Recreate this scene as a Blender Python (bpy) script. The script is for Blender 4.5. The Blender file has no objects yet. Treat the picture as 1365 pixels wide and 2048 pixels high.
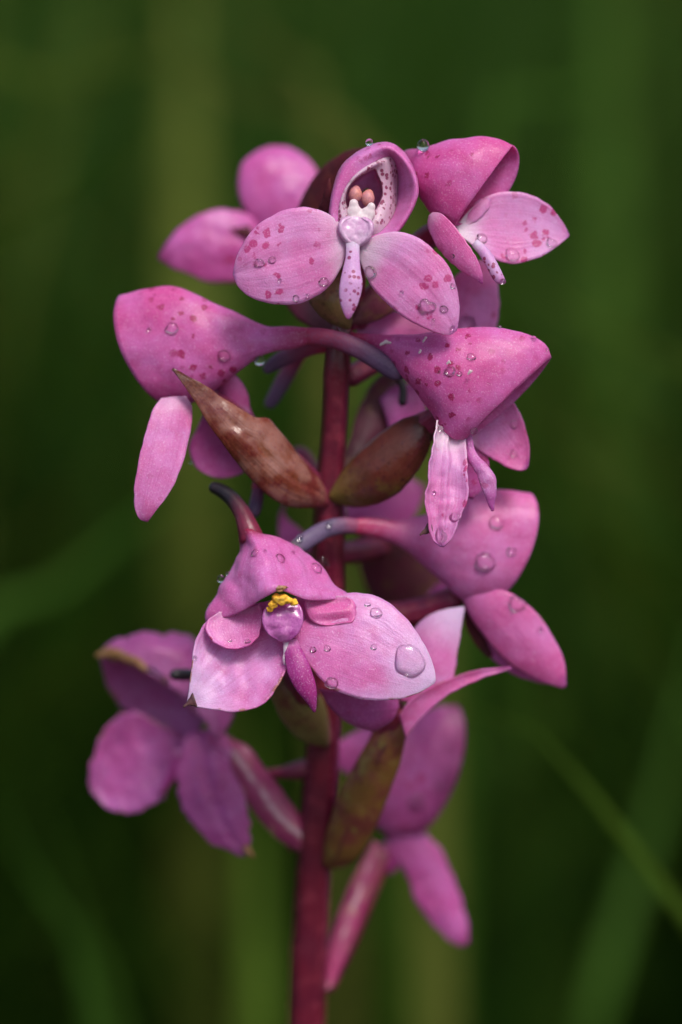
import bpy, math, random
import numpy as np
from mathutils import Vector, Matrix, noise
from mathutils.bvhtree import BVHTree

# ------------------------------------------------------------------ camera, world, sun
sc = bpy.context.scene
COL = sc.collection
PITCH = math.radians(14.0)          # the camera looks a little down into the meadow
FOCAL, SENSOR, DIST = 105.0, 36.0, 0.30
PX = SENSOR / FOCAL * DIST / 2048   # metres in the plane of focus for one pixel of the photograph
D = DIST / PX
CENTRE = Vector((0.0, 0.0, 0.30))   # the middle of the flower spike, 30 cm above the ground
RIGHT = Vector((1, 0, 0))
UP = Vector((0, math.sin(PITCH), math.cos(PITCH)))
FWD = Vector((0, math.cos(PITCH), -math.sin(PITCH)))
CAM = CENTRE - FWD * DIST

cd = bpy.data.cameras.new('camera')
cam = bpy.data.objects.new('camera', cd)
COL.objects.link(cam)
cam.location = CAM
cam.rotation_euler = (math.pi / 2 - PITCH, 0, 0)
cd.sensor_fit = 'VERTICAL'
cd.sensor_height = SENSOR
cd.sensor_width = 24
cd.lens = FOCAL
cd.clip_start = 0.01
cd.clip_end = 2000
cd.dof.use_dof = True
cd.dof.focus_distance = DIST + 10 * PX
cd.dof.aperture_fstop = 7.0
sc.camera = cam

SUN_EL, SUN_AZ = math.radians(60), math.radians(150)   # azimuth from +Y, clockwise: from behind the camera
world = bpy.data.worlds.new('World')
sc.world = world
world.use_nodes = True
wn = world.node_tree
bg = wn.nodes['Background']
sky = wn.nodes.new('ShaderNodeTexSky')
sky.sky_type = 'NISHITA'
sky.sun_disc = False
sky.sun_elevation = SUN_EL
sky.sun_rotation = SUN_AZ
sky.air_density = 1.0
sky.dust_density = 4.0
sky.ozone_density = 1.0
wn.links.new(sky.outputs[0], bg.inputs[0])
bg.inputs[1].default_value = 0.085

sl = bpy.data.lights.new('sun', 'SUN')
sl.energy = 1.5
sl.angle = math.radians(18)
sl.color = (1.0, 0.96, 0.90)
sun = bpy.data.objects.new('sun', sl)
COL.objects.link(sun)
sdir = Vector((math.sin(SUN_AZ) * math.cos(SUN_EL), math.cos(SUN_AZ) * math.cos(SUN_EL), math.sin(SUN_EL)))
sun.rotation_euler = sdir.to_track_quat('Z', 'Y').to_euler()
sun.location = (0, 0, 3)

sc.view_settings.view_transform = 'Standard'
sc.view_settings.look = 'None'
sc.view_settings.exposure = 0.68
sc.view_settings.gamma = 1.0
sc.render.engine = 'CYCLES'
sc.cycles.max_bounces = 10
sc.cycles.transmission_bounces = 8
sc.cycles.use_denoising = True
sc.cycles.sample_clamp_indirect = 30

# ------------------------------------------------------------------ materials
def newmat(name):
    m = bpy.data.materials.new(name)
    m.use_nodes = True
    nt = m.node_tree
    for n in list(nt.nodes):
        nt.nodes.remove(n)
    return m, nt

class G:
    """small helper to wire node graphs"""
    def __init__(s, name):
        s.m, s.nt = newmat(name)
        s.out = s.n('ShaderNodeOutputMaterial')
    def n(s, t, **kw):
        nd = s.nt.nodes.new(t)
        for k, v in kw.items():
            setattr(nd, k, v)
        return nd
    def l(s, a, b):
        s.nt.links.new(a, b)
    def inp(s, sock, v):
        if v is None:
            return
        if hasattr(v, 'is_linked') or hasattr(v, 'links'):
            s.l(v, sock)
        else:
            if isinstance(v, tuple) and len(v) == 3 and sock.type == 'RGBA':
                v = (*v, 1)
            sock.default_value = v
    def mix(s, f, a, b, mode='MIX'):
        nd = s.n('ShaderNodeMix', data_type='RGBA', blend_type=mode)
        s.inp(nd.inputs[0], f); s.inp(nd.inputs[6], a); s.inp(nd.inputs[7], b)
        return nd.outputs[2]
    def math(s, op, a, b=None, c=None, clamp=False):
        nd = s.n('ShaderNodeMath', operation=op, use_clamp=clamp)
        s.inp(nd.inputs[0], a); s.inp(nd.inputs[1], b); s.inp(nd.inputs[2], c)
        return nd.outputs[0]
    def ramp(s, v, lo, hi, a=0.0, b=1.0, smooth=True):
        nd = s.n('ShaderNodeMapRange', interpolation_type='SMOOTHSTEP' if smooth else 'LINEAR')
        s.inp(nd.inputs[0], v)
        for i, x in enumerate((lo, hi, a, b)):
            nd.inputs[i + 1].default_value = x
        return nd.outputs[0]
    def coord(s):
        return s.n('ShaderNodeTexCoord').outputs['Object']
    def rnd(s):
        return s.math('MULTIPLY', s.n('ShaderNodeObjectInfo').outputs['Random'], 40.0)
    def noise(s, vec, scale, detail=2.0, w=None, rough=0.5):
        nd = s.n('ShaderNodeTexNoise', noise_dimensions='4D' if w is not None else '3D')
        s.inp(nd.inputs['Vector'], vec)
        nd.inputs['Scale'].default_value = scale
        nd.inputs['Detail'].default_value = detail
        nd.inputs['Roughness'].default_value = rough
        if w is not None:
            s.inp(nd.inputs['W'], w)
        return nd.outputs[0]
    def voro(s, vec, scale, w=None, rand=1.0):
        nd = s.n('ShaderNodeTexVoronoi', voronoi_dimensions='3D')
        if w is not None:
            ad = s.n('ShaderNodeVectorMath', operation='ADD')
            s.l(vec, ad.inputs[0]); s.l(s.math('MULTIPLY', w, 0.01), ad.inputs[1])
            vec = ad.outputs[0]
        s.inp(nd.inputs['Vector'], vec)
        nd.inputs['Scale'].default_value = scale
        nd.inputs['Randomness'].default_value = rand
        return nd
    def bump(s, h, strength, dist, normal=None):
        nd = s.n('ShaderNodeBump')
        nd.inputs['Strength'].default_value = strength
        nd.inputs['Distance'].default_value = dist
        s.inp(nd.inputs['Height'], h)
        if normal is not None:
            s.l(normal, nd.inputs['Normal'])
        return nd.outputs[0]
    def uv(s):
        nd = s.n('ShaderNodeSeparateXYZ')
        s.l(s.n('ShaderNodeUVMap', uv_map='UVMap').outputs[0], nd.inputs[0])
        return nd.outputs[0], nd.outputs[1]
    def surf(s, col, rough=0.45, nrm=None, trans=0.0, spec=0.5, tcol=None, sss=0.0, coat=0.0, sheen=0.0):
        p = s.n('ShaderNodeBsdfPrincipled')
        s.inp(p.inputs['Base Color'], col)
        s.inp(p.inputs['Roughness'], rough)
        p.inputs['Specular IOR Level'].default_value = spec
        p.inputs['Coat Weight'].default_value = coat
        p.inputs['Coat Roughness'].default_value = 0.12
        p.inputs['Sheen Weight'].default_value = sheen
        p.inputs['Sheen Roughness'].default_value = 0.4
        if sss:
            p.inputs['Subsurface Weight'].default_value = sss
            p.inputs['Subsurface Radius'].default_value = (1.0, 0.35, 0.6)
            p.inputs['Subsurface Scale'].default_value = 0.0007
        if nrm is not None:
            s.l(nrm, p.inputs['Normal'])
        sh = p.outputs[0]
        if trans:
            t = s.n('ShaderNodeBsdfTranslucent')
            s.inp(t.inputs[0], tcol if tcol is not None else col)
            mx = s.n('ShaderNodeMixShader')
            mx.inputs[0].default_value = trans
            s.l(sh, mx.inputs[1]); s.l(t.outputs[0], mx.inputs[2])
            sh = mx.outputs[0]
        s.l(sh, s.out.inputs[0])
        return s.m

K = 1.0 / PX    # texture scale for a feature one photo-pixel across

def petal_mat(name, main, alt, base=None, base_to=0.25, tip=None, tip_from=0.85, spots=0.5,
              spot_col=(0.46, 0.02, 0.16), veins=0.26, trans=0.22, brown=0.0, fine=0.0, mott=1.0):
    """base colours are pigment, plus shade in the shaded sets: main/alt drift into each other in soft clouds, base = colour at the claw,
    tip = colour at the point; spots = density of the crimson flecks"""
    g = G(name)
    co, w = g.coord(), g.rnd()
    u, v = g.uv()
    cloud = g.ramp(g.noise(co, K / 110, 3.0, w), 0.34, 0.66)
    col = g.mix(cloud, main, alt)
    blot = g.ramp(g.noise(co, K / 38, 4.0, w, 0.62), 0.44, 0.74)
    col = g.mix(g.math('MULTIPLY', blot, 0.48 * mott), col, tuple(c * f for c, f in zip(main, (0.82, 0.45, 0.62))))
    # veins running along the petal
    vv = g.n('ShaderNodeCombineXYZ')
    g.l(g.math('MULTIPLY', u, 2.0), vv.inputs[0]); g.l(g.math('MULTIPLY', v, 30.0), vv.inputs[1])
    g.l(w, vv.inputs[2])
    vn = g.noise(vv.outputs[0], 1.0, 2.0)
    col = g.mix(g.math('MULTIPLY', g.ramp(vn, 0.45, 0.72), veins), col, (0.50, 0.05, 0.26))
    wob = g.math('MULTIPLY_ADD', g.noise(co, K / 45, 2.0, w), 0.22, g.math('SUBTRACT', u, 0.11))
    if base is not None:
        col = g.mix(g.ramp(wob, 0.0, base_to, 1.0, 0.0), col, base)
    if tip is not None:
        col = g.mix(g.ramp(wob, tip_from, 1.0, 0.0, 0.85), col, tip)
    if spots > 0:
        wv = g.n('ShaderNodeVectorMath', operation='ADD')
        nn = g.n('ShaderNodeTexNoise'); nn.inputs['Scale'].default_value = K / 11; nn.inputs['Detail'].default_value = 2
        g.l(co, nn.inputs['Vector'])
        sc_ = g.n('ShaderNodeVectorMath', operation='SCALE'); g.l(nn.outputs['Color'], sc_.inputs[0])
        sc_.inputs['Scale'].default_value = 13 * PX
        g.l(co, wv.inputs[0]); g.l(sc_.outputs[0], wv.inputs[1])
        vo = g.voro(wv.outputs[0], K / 21, w)
        where = g.ramp(g.noise(co, K / 120, 1.0, w), 0.62 - 0.34 * spots, 0.80 - 0.34 * spots)
        sx = g.n('ShaderNodeSeparateXYZ'); g.l(vo.outputs['Color'], sx.inputs[0])
        size = g.math('MULTIPLY_ADD', sx.outputs[1], 0.26, 0.15)
        dd = g.math('SUBTRACT', vo.outputs['Distance'], size)
        sp = g.ramp(dd, -0.03, 0.09, 1.0, 0.0)
        sp = g.math('MULTIPLY', sp, g.math('GREATER_THAN', sx.outputs[0], 0.50))
        inner = g.math('MULTIPLY', g.ramp(wob, 0.14, 0.3), g.ramp(wob, 0.80, 0.92, 1.0, 0.0))
        sp = g.math('MULTIPLY', sp, g.math('MULTIPLY', where, inner))
        col = g.mix(g.math('MULTIPLY', sp, 0.92), col, spot_col)
    if fine > 0:     # dense little speckles (throat and lip)
        vo = g.voro(co, K / 9.5, w)
        sx = g.n('ShaderNodeSeparateXYZ'); g.l(vo.outputs['Color'], sx.inputs[0])
        sp = g.ramp(vo.outputs['Distance'], 0.34, 0.52, 1.0, 0.0)
        sp = g.math('MULTIPLY', sp, g.math('GREATER_THAN', sx.outputs[0], 1.0 - fine))
        sp = g.math('MULTIPLY', sp, g.ramp(g.noise(co, K / 40, 1.0, w), 0.36, 0.46))
        col = g.mix(g.math('MULTIPLY', sp, 0.9), col, (0.30, 0.006, 0.10))
    if brown > 0:    # withered scraps along the rim and at the point
        edge = g.math('ABSOLUTE', g.math('SUBTRACT', v, 0.5))
        e = g.math('MULTIPLY', g.ramp(edge, 0.455, 0.5), g.ramp(g.noise(co, K / 30, 2.0, w), 0.52, 0.62))
        col = g.mix(g.math('MULTIPLY', e, brown), col, (0.30, 0.13, 0.04))
    # papillae: fine bump, with their satin glints painted as pale and dark flecks
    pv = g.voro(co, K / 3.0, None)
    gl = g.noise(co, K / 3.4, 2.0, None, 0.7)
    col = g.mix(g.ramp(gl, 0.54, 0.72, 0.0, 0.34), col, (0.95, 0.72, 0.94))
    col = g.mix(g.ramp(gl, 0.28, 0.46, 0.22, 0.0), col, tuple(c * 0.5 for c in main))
    n1 = g.bump(vn, 0.25, 3 * PX)
    n2 = g.bump(g.noise(co, K / 26, 2.0, w), 0.22, 5 * PX, n1)
    n3 = g.bump(pv.outputs['Distance'], 0.30, 1.2 * PX, n2)
    rg = g.math('MULTIPLY_ADD', g.noise(co, K / 30, 2.0, w), 0.22, 0.26)
    return g.surf(col, rg, n3, trans=trans, spec=0.40, sss=0.4, sheen=0.04)

def tissue_mat(name, a, b, c=None, scale=40, rough=0.4, dots=0.0, dot_col=(0.05, 0.008, 0.015), streak=None, streak_w=0.12,
               trans=0.0, spec=0.5, ridge=0.2, tip=None, tip_from=0.8, base=None, base_to=0.3, grain=8, coat=0.0, c_lo=0.52):
    g = G(name)
    co, w = g.coord(), g.rnd()
    u, v = g.uv()
    col = g.mix(g.ramp(g.noise(co, K / scale, 3.0, w), 0.36, 0.64), a, b)
    if c is not None:
        col = g.mix(g.ramp(g.noise(co, K / (scale * 0.6), 3.0, g.math('ADD', w, 7.3)), c_lo, c_lo + 0.18), col, c)
    wob = g.math('MULTIPLY_ADD', g.noise(co, K / 40, 2.0, w), 0.24, g.math('SUBTRACT', u, 0.12))
    if base is not None:
        col = g.mix(g.ramp(wob, 0.0, base_to, 1.0, 0.0), col, base)
    if tip is not None:
        col = g.mix(g.ramp(wob, tip_from, 1.0, 0.0, 1.0), col, tip)
    if streak is not None:
        e = g.math('ABSOLUTE', g.math('SUBTRACT', v, g.math('MULTIPLY_ADD', g.noise(co, K / 50, 2.0, w), 0.3, 0.35)))
        col = g.mix(g.math('MULTIPLY', g.ramp(e, 0.0, streak_w, 0.8, 0.0), g.ramp(g.noise(co, K / 60, 2.0, w), 0.38, 0.55)), col, streak)
    if dots > 0:
        vo = g.voro(co, K / 13, w)
        sx = g.n('ShaderNodeSeparateXYZ'); g.l(vo.outputs['Color'], sx.inputs[0])
        sp = g.math('MULTIPLY', g.ramp(vo.outputs['Distance'], 0.2, 0.42, 1.0, 0.0), g.math('GREATER_THAN', sx.outputs[0], 0.5))
        col = g.mix(g.math('MULTIPLY', sp, dots), col, dot_col)
    col = g.mix(g.ramp(g.noise(co, K / 5, 2.0), 0.35, 0.75, 0.0, 0.35), col, tuple(min(1, x * 1.7 + 0.01) for x in b))
    vv = g.n('ShaderNodeCombineXYZ')
    g.l(g.math('MULTIPLY', u, 1.2), vv.inputs[0]); g.l(g.math('MULTIPLY', v, 16.0), vv.inputs[1]); g.l(w, vv.inputs[2])
    n1 = g.bump(g.noise(vv.outputs[0], 1.0, 2.0), ridge, 6 * PX)
    n2 = g.bump(g.noise(co, K / grain, 3.0, w), 0.35, 2.5 * PX, n1)
    rg = g.math('MULTIPLY_ADD', g.noise(co, K / 25, 2.0, w), 0.2, rough - 0.1)
    return g.surf(col, rg, n2, trans=trans, spec=spec, coat=coat)

PINK, LILAC, DEEP, WHITE = (0.64, 0.115, 0.36), (0.66, 0.20, 0.52), (0.42, 0.035, 0.17), (0.80, 0.58, 0.70)
RED = (0.36, 0.014, 0.07)
M = {}
M['sepal_pale'] = petal_mat('sepal_pale', (0.84, 0.22, 0.55), (0.84, 0.36, 0.72), base=(0.88, 0.64, 0.80), base_to=0.34,
                            tip=(0.58, 0.17, 0.52), tip_from=0.9, spots=0.85, spot_col=(0.58, 0.05, 0.24), mott=0.5, trans=0.26)
M['sepal'] = petal_mat('sepal', (0.76, 0.145, 0.43), (0.78, 0.25, 0.60), base=(0.74, 0.34, 0.58), base_to=0.22,
                       tip=(0.42, 0.05, 0.32), tip_from=0.88, spots=0.35)
M['sepal_plain'] = petal_mat('sepal_plain', (0.74, 0.13, 0.41), (0.76, 0.22, 0.56), tip=(0.34, 0.04, 0.24), tip_from=0.86,
                             spots=0.0, brown=0.5)
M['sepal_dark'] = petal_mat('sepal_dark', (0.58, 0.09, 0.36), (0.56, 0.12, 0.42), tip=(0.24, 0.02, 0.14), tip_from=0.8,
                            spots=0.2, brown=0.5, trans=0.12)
M['sepal_shaded'] = petal_mat('sepal_shaded', (0.46, 0.07, 0.30), (0.44, 0.10, 0.36), tip=(0.24, 0.03, 0.18), tip_from=0.8, spots=0.0, brown=0.6, trans=0.10)  # shade on the lower left bloom, put into a darker petal colour
M['hood_shaded'] = petal_mat('hood_shaded', (0.46, 0.08, 0.32), (0.48, 0.14, 0.38), spots=0.0, brown=0.9, trans=0.10)  # hood of that bloom, its shade likewise put into the colour
M['sepal_silver'] = petal_mat('sepal_silver', (0.75, 0.18, 0.50), (0.80, 0.36, 0.72), base=(0.72, 0.13, 0.42), base_to=0.30,
                              tip=(0.78, 0.56, 0.84), tip_from=0.48, spots=0.0, brown=0.85)
M['hood'] = petal_mat('hood', (0.74, 0.10, 0.38), (0.76, 0.19, 0.55), base=RED, base_to=0.30, spots=0.9, spot_col=(0.40, 0.008, 0.11), trans=0.26)
M['hood_top'] = petal_mat('hood_top', (0.78, 0.18, 0.52), (0.80, 0.27, 0.66), spots=0.35, trans=0.3)
M['hood_front'] = petal_mat('hood_front', (0.74, 0.17, 0.50), (0.76, 0.26, 0.64), base=RED, base_to=0.26, spots=0.3, trans=0.28)
M['hood_plain'] = petal_mat('hood_plain', (0.76, 0.14, 0.43), (0.78, 0.22, 0.56), base=(0.46, 0.02, 0.09), base_to=0.58, spots=0.0)
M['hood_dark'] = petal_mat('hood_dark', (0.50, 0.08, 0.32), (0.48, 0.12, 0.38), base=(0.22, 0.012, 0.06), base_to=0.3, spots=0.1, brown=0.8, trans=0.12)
M['throat'] = petal_mat('throat', (0.88, 0.42, 0.66), (0.88, 0.48, 0.70), spots=0.9, trans=0.6)
M['speckled'] = petal_mat('speckled', (0.86, 0.54, 0.72), (0.88, 0.64, 0.78), spots=0.0, fine=0.7, veins=0.03, mott=0.4, trans=0.35)
M['lip_pale'] = petal_mat('lip_pale', (0.70, 0.36, 0.70), (0.74, 0.44, 0.74), base=(0.78, 0.58, 0.80), base_to=0.3,
                          tip=(0.58, 0.14, 0.44), tip_from=0.7, spots=0.0, fine=0.35, veins=0.03, mott=0.3)
M['lip_magenta'] = petal_mat('lip_magenta', (0.40, 0.025, 0.24), (0.46, 0.05, 0.32), base=(0.66, 0.22, 0.50), base_to=0.2,
                             tip=(0.22, 0.02, 0.14), tip_from=0.75, spots=0.0)
M['lip'] = petal_mat('lip', (0.62, 0.12, 0.46), (0.68, 0.30, 0.62), tip=(0.36, 0.03, 0.28), tip_from=0.6, spots=0.3)
M['spur'] = tissue_mat('spur', (0.11, 0.055, 0.12), (0.085, 0.05, 0.11), base=(0.40, 0.020, 0.08), base_to=0.85, rough=0.5, ridge=0.15, spec=0.3,
                       tip=(0.12, 0.08, 0.15), tip_from=0.9)
M['spur_short'] = tissue_mat('spur_short', (0.12, 0.075, 0.15), (0.10, 0.07, 0.14), base=(0.40, 0.020, 0.08), base_to=0.55, rough=0.5, ridge=0.15, spec=0.3,
                             tip=(0.14, 0.11, 0.09), tip_from=0.85)
M['spur_dark'] = tissue_mat('spur_dark', (0.020, 0.012, 0.018), (0.012, 0.009, 0.014), base=(0.22, 0.012, 0.05), base_to=0.7, rough=0.4)
M['stem'] = tissue_mat('stem', (0.150, 0.009, 0.028), (0.11, 0.007, 0.026), (0.22, 0.026, 0.050), scale=60, rough=0.30, ridge=0.5, spec=0.65)
M['ovary'] = tissue_mat('ovary', (0.24, 0.016, 0.055), (0.17, 0.02, 0.06), (0.30, 0.06, 0.08), rough=0.4, ridge=0.5)
M['bract_left'] = tissue_mat('bract_left', (0.125, 0.014, 0.018), (0.165, 0.045, 0.018), (0.25, 0.105, 0.085), scale=90, rough=0.28, c_lo=0.47,
                             dots=0.4, dot_col=(0.12, 0.012, 0.02), tip=(0.07, 0.014, 0.010), tip_from=0.70, ridge=0.25,
                             base=(0.26, 0.03, 0.08), base_to=0.16, spec=0.5)
M['bract_brown'] = tissue_mat('bract_brown', (0.115, 0.022, 0.016), (0.085, 0.024, 0.014), (0.13, 0.075, 0.018), scale=70, rough=0.30,
                              dots=0.6, base=(0.17, 0.13, 0.03), base_to=0.4, tip=(0.045, 0.014, 0.010), tip_from=0.75)
M['bract_olive'] = tissue_mat('bract_olive', (0.22, 0.17, 0.06), (0.20, 0.11, 0.05), (0.17, 0.045, 0.04), scale=70, rough=0.32, dots=0.5,
                              base=(0.19, 0.15, 0.05), base_to=0.3)
M['bract_ochre'] = tissue_mat('bract_ochre', (0.20, 0.10, 0.022), (0.16, 0.035, 0.03), (0.22, 0.16, 0.04), scale=50, rough=0.36, dots=0.35,
                              streak=(0.07, 0.008, 0.025), streak_w=0.07, tip=(0.055, 0.016, 0.010), tip_from=0.72)
M['bract_dark'] = tissue_mat('bract_dark', (0.085, 0.010, 0.018), (0.055, 0.010, 0.016), (0.10, 0.022, 0.02), rough=0.55, dots=0.2, spec=0.15)
M['bract_maroon'] = tissue_mat('bract_maroon', (0.15, 0.02, 0.05), (0.12, 0.03, 0.045), (0.16, 0.07, 0.04), scale=60, rough=0.42)
M['bract_pale'] = tissue_mat('bract_pale', (0.34, 0.035, 0.13), (0.28, 0.04, 0.11), (0.40, 0.16, 0.14), scale=50, rough=0.34,
                             streak=(0.62, 0.45, 0.46), streak_w=0.13)
M['point'] = tissue_mat('point', (0.05, 0.012, 0.02), (0.09, 0.03, 0.03), rough=0.5)
M['scorch'] = tissue_mat('scorch', (0.34, 0.17, 0.06), (0.24, 0.10, 0.04), (0.42, 0.28, 0.16), scale=14, rough=0.6)
M['anther'] = tissue_mat('anther', (0.50, 0.20, 0.25), (0.54, 0.20, 0.16), scale=26, rough=0.5, dots=0.12, dot_col=(0.45, 0.1, 0.16), ridge=0.05, grain=5)
M['white_wax'] = tissue_mat('white_wax', (0.86, 0.68, 0.76), (0.87, 0.74, 0.78), scale=30, rough=0.35, ridge=0.05, trans=0.3)
M['stigma_pale'] = tissue_mat('stigma_pale', (0.68, 0.34, 0.62), (0.74, 0.46, 0.70), scale=22, rough=0.3, ridge=0.05, coat=0.4, trans=0.2)
M['stigma_purple'] = tissue_mat('stigma_purple', (0.36, 0.06, 0.30), (0.44, 0.12, 0.36), scale=24, rough=0.28, ridge=0.05, coat=0.4)
M['pollen'] = tissue_mat('pollen', (0.92, 0.50, 0.06), (0.88, 0.42, 0.04), (0.94, 0.58, 0.15), scale=10, rough=0.85, ridge=0.1, grain=4, spec=0.08)

def water_mat(name, clear):
    """refracting water; clear = share of light that passes a shallow film without visible bending"""
    g = G(name)
    p = g.n('ShaderNodeBsdfRefraction')
    p.inputs['Color'].default_value = (1, 1, 1, 1)
    p.inputs['Roughness'].default_value = 0.0
    p.inputs['IOR'].default_value = 1.333
    t = g.n('ShaderNodeBsdfTransparent')
    mx = g.n('ShaderNodeMixShader'); mx.inputs[0].default_value = clear
    g.l(p.outputs[0], mx.inputs[1]); g.l(t.outputs[0], mx.inputs[2])
    f = g.n('ShaderNodeFresnel'); f.inputs['IOR'].default_value = 1.333
    gl = g.n('ShaderNodeBsdfGlossy'); gl.inputs['Roughness'].default_value = 0.06
    m2 = g.n('ShaderNodeMixShader')
    g.l(f.outputs[0], m2.inputs[0]); g.l(mx.outputs[0], m2.inputs[1]); g.l(gl.outputs[0], m2.inputs[2])
    g.l(m2.outputs[0], g.out.inputs[0])
    return g.m
M['water'] = water_mat('water', 0.88)
M['water_bead'] = water_mat('water_bead', 0.12)

def grass_mat(name, stops, trans=0.35, vary=True):
    g = G(name)
    at = g.n('ShaderNodeAttribute', attribute_name='tone')
    cr = g.n('ShaderNodeValToRGB')
    el = cr.color_ramp.elements
    el[0].position, el[0].color = stops[0][0], (*stops[0][1], 1)
    el[1].position, el[1].color = stops[-1][0], (*stops[-1][1], 1)
    for p, c in stops[1:-1]:
        e = el.new(p); e.color = (*c, 1)
    g.l(at.outputs['Fac'], cr.inputs[0])
    co = g.coord()
    col = g.mix(g.ramp(g.noise(co, 90, 3.0), 0.3, 0.8, 0.0, 0.45), cr.outputs[0], (0.022, 0.046, 0.005), 'MIX')
    return g.surf(col, 0.6, None, trans=trans, spec=0.12)
M['grass'] = grass_mat('grass', [(0.0, (0.014, 0.048, 0.006)), (0.45, (0.030, 0.088, 0.006)), (0.8, (0.070, 0.125, 0.010)), (1.0, (0.15, 0.13, 0.022))])
M['blade'] = grass_mat('blade', [(0.0, (0.05, 0.14, 0.016)), (0.5, (0.12, 0.21, 0.02)), (1.0, (0.24, 0.22, 0.05))])

def soil_mat():
    g = G('soil')
    co = g.coord()
    col = g.mix(g.ramp(g.noise(co, 9, 5.0), 0.35, 0.65), (0.020, 0.022, 0.008), (0.012, 0.028, 0.006))
    col = g.mix(g.ramp(g.noise(co, 60, 4.0), 0.5, 0.7), col, (0.045, 0.040, 0.014))
    return g.surf(col, 0.95, g.bump(g.noise(co, 40, 6.0), 0.8, 0.02), spec=0.1)
M['soil'] = soil_mat()

# ------------------------------------------------------------------ geometry helpers
def loc(x, y, d):
    """photo pixel at d (in photo pixels) behind the plane of focus -> plant-local vector"""
    k = 1 + d / D
    return np.array(((x - 682.5) * k, (1024 - y) * k, d), float)

def world_of(p):
    p = np.asarray(p, float) * PX
    out = np.outer(p[..., 0].ravel(), RIGHT) + np.outer(p[..., 1].ravel(), UP) + np.outer(p[..., 2].ravel(), FWD)
    return out + np.array(CENTRE)

BASE = Vector(world_of(loc(612, 2048, 500)[None])[0])
BASE.z = 0.0

def catmull(P, n, closed=False):
    """resample control points (k, ...) to n samples; centripetal enough for our even spacing"""
    P = np.asarray(P, float)
    k = len(P)
    if closed:
        t = np.linspace(0, k, n, endpoint=False)
        i = np.floor(t).astype(int); f = t - i
        a, b, c, e = P[(i - 1) % k], P[i % k], P[(i + 1) % k], P[(i + 2) % k]
    else:
        if k == 1:
            return np.repeat(P, n, 0)
        seg = np.linalg.norm(np.diff(P.reshape(k, -1), axis=0), axis=1)
        s = np.concatenate([[0], np.cumsum(np.maximum(seg, 1e-9))]); s /= s[-1]
        t = np.linspace(0, 1, n)
        i = np.clip(np.searchsorted(s, t, side='right') - 1, 0, k - 2)
        f = (t - s[i]) / (s[i + 1] - s[i])
        Q = np.concatenate([[2 * P[0] - P[1]], P, [2 * P[-1] - P[-2]]])
        a, b, c, e = Q[i], Q[i + 1], Q[i + 2], Q[i + 3]
    f = f.reshape((-1,) + (1,) * (P.ndim - 1))
    return 0.5 * (2 * b + (c - a) * f + (2 * a - 5 * b + 4 * c - e) * f ** 2 + (3 * b - a - 3 * c + e) * f ** 3)

def grid_faces(nu, nv, closed):
    F = []
    for i in range(nu - 1):
        for j in range(nv if closed else nv - 1):
            j2 = (j + 1) % nv
            F.append((i * nv + j, i * nv + j2, (i + 1) * nv + j2, (i + 1) * nv + j))
    return F

SURF_V, SURF_F = [], []     # every leaf and petal surface, for laying the drops
def make(name, V, F, uv, mat, parent, solid=0.0, subsurf=0, collide=True, origin=None):
    W = world_of(V)
    if collide:
        off = sum(len(a) for a in SURF_V)
        SURF_V.append(W); SURF_F.extend([tuple(k + off for k in f) for f in F])
    o0 = W.mean(0) if origin is None else np.array(origin)
    me = bpy.data.meshes.new(name)
    me.from_pydata([tuple(p) for p in (W - o0)], [], F)
    if uv is not None:
        ul = me.uv_layers.new(name='UVMap')
        idx = np.array([k for f in F for k in f])
        ul.data.foreach_set('uv', np.asarray(uv, np.float32)[idx].ravel())
    me.polygons.foreach_set('use_smooth', [True] * len(F))
    me.materials.append(mat)
    me.update()
    ob = bpy.data.objects.new(name, me)
    COL.objects.link(ob)
    ob['_w'] = tuple(o0)
    if parent is not None:
        ob.parent = parent
        ob.location = Vector(o0) - Vector(parent['_w'])
    else:
        ob.location = o0
    if solid:
        md = ob.modifiers.new('thick', 'SOLIDIFY'); md.thickness = solid * PX; md.offset = 0
    if subsurf:
        md = ob.modifiers.new('smooth', 'SUBSURF'); md.levels = subsurf; md.render_levels = subsurf
    return ob

def wrinkle(V, N, amp, size, seed):
    if not amp:
        return V
    q = V / size
    h = np.array([noise.noise(Vector((a[0] + seed * 3.7, a[1] - seed * 1.3, a[2] * 0.7 + seed))) +
                  0.45 * noise.noise(Vector((a[0] * 2.3 + seed, a[1] * 2.3, a[2]))) for a in q])
    return V + N * (h * amp)[:, None]

def normals(G3):
    du = np.gradient(G3, axis=0); dv = np.gradient(G3, axis=1)
    n = np.cross(du, dv)
    n /= np.maximum(np.linalg.norm(n, axis=2, keepdims=True), 1e-9)
    flip = np.where(n[..., 2:3].mean() > 0, -1.0, 1.0)
    return n * flip

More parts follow.
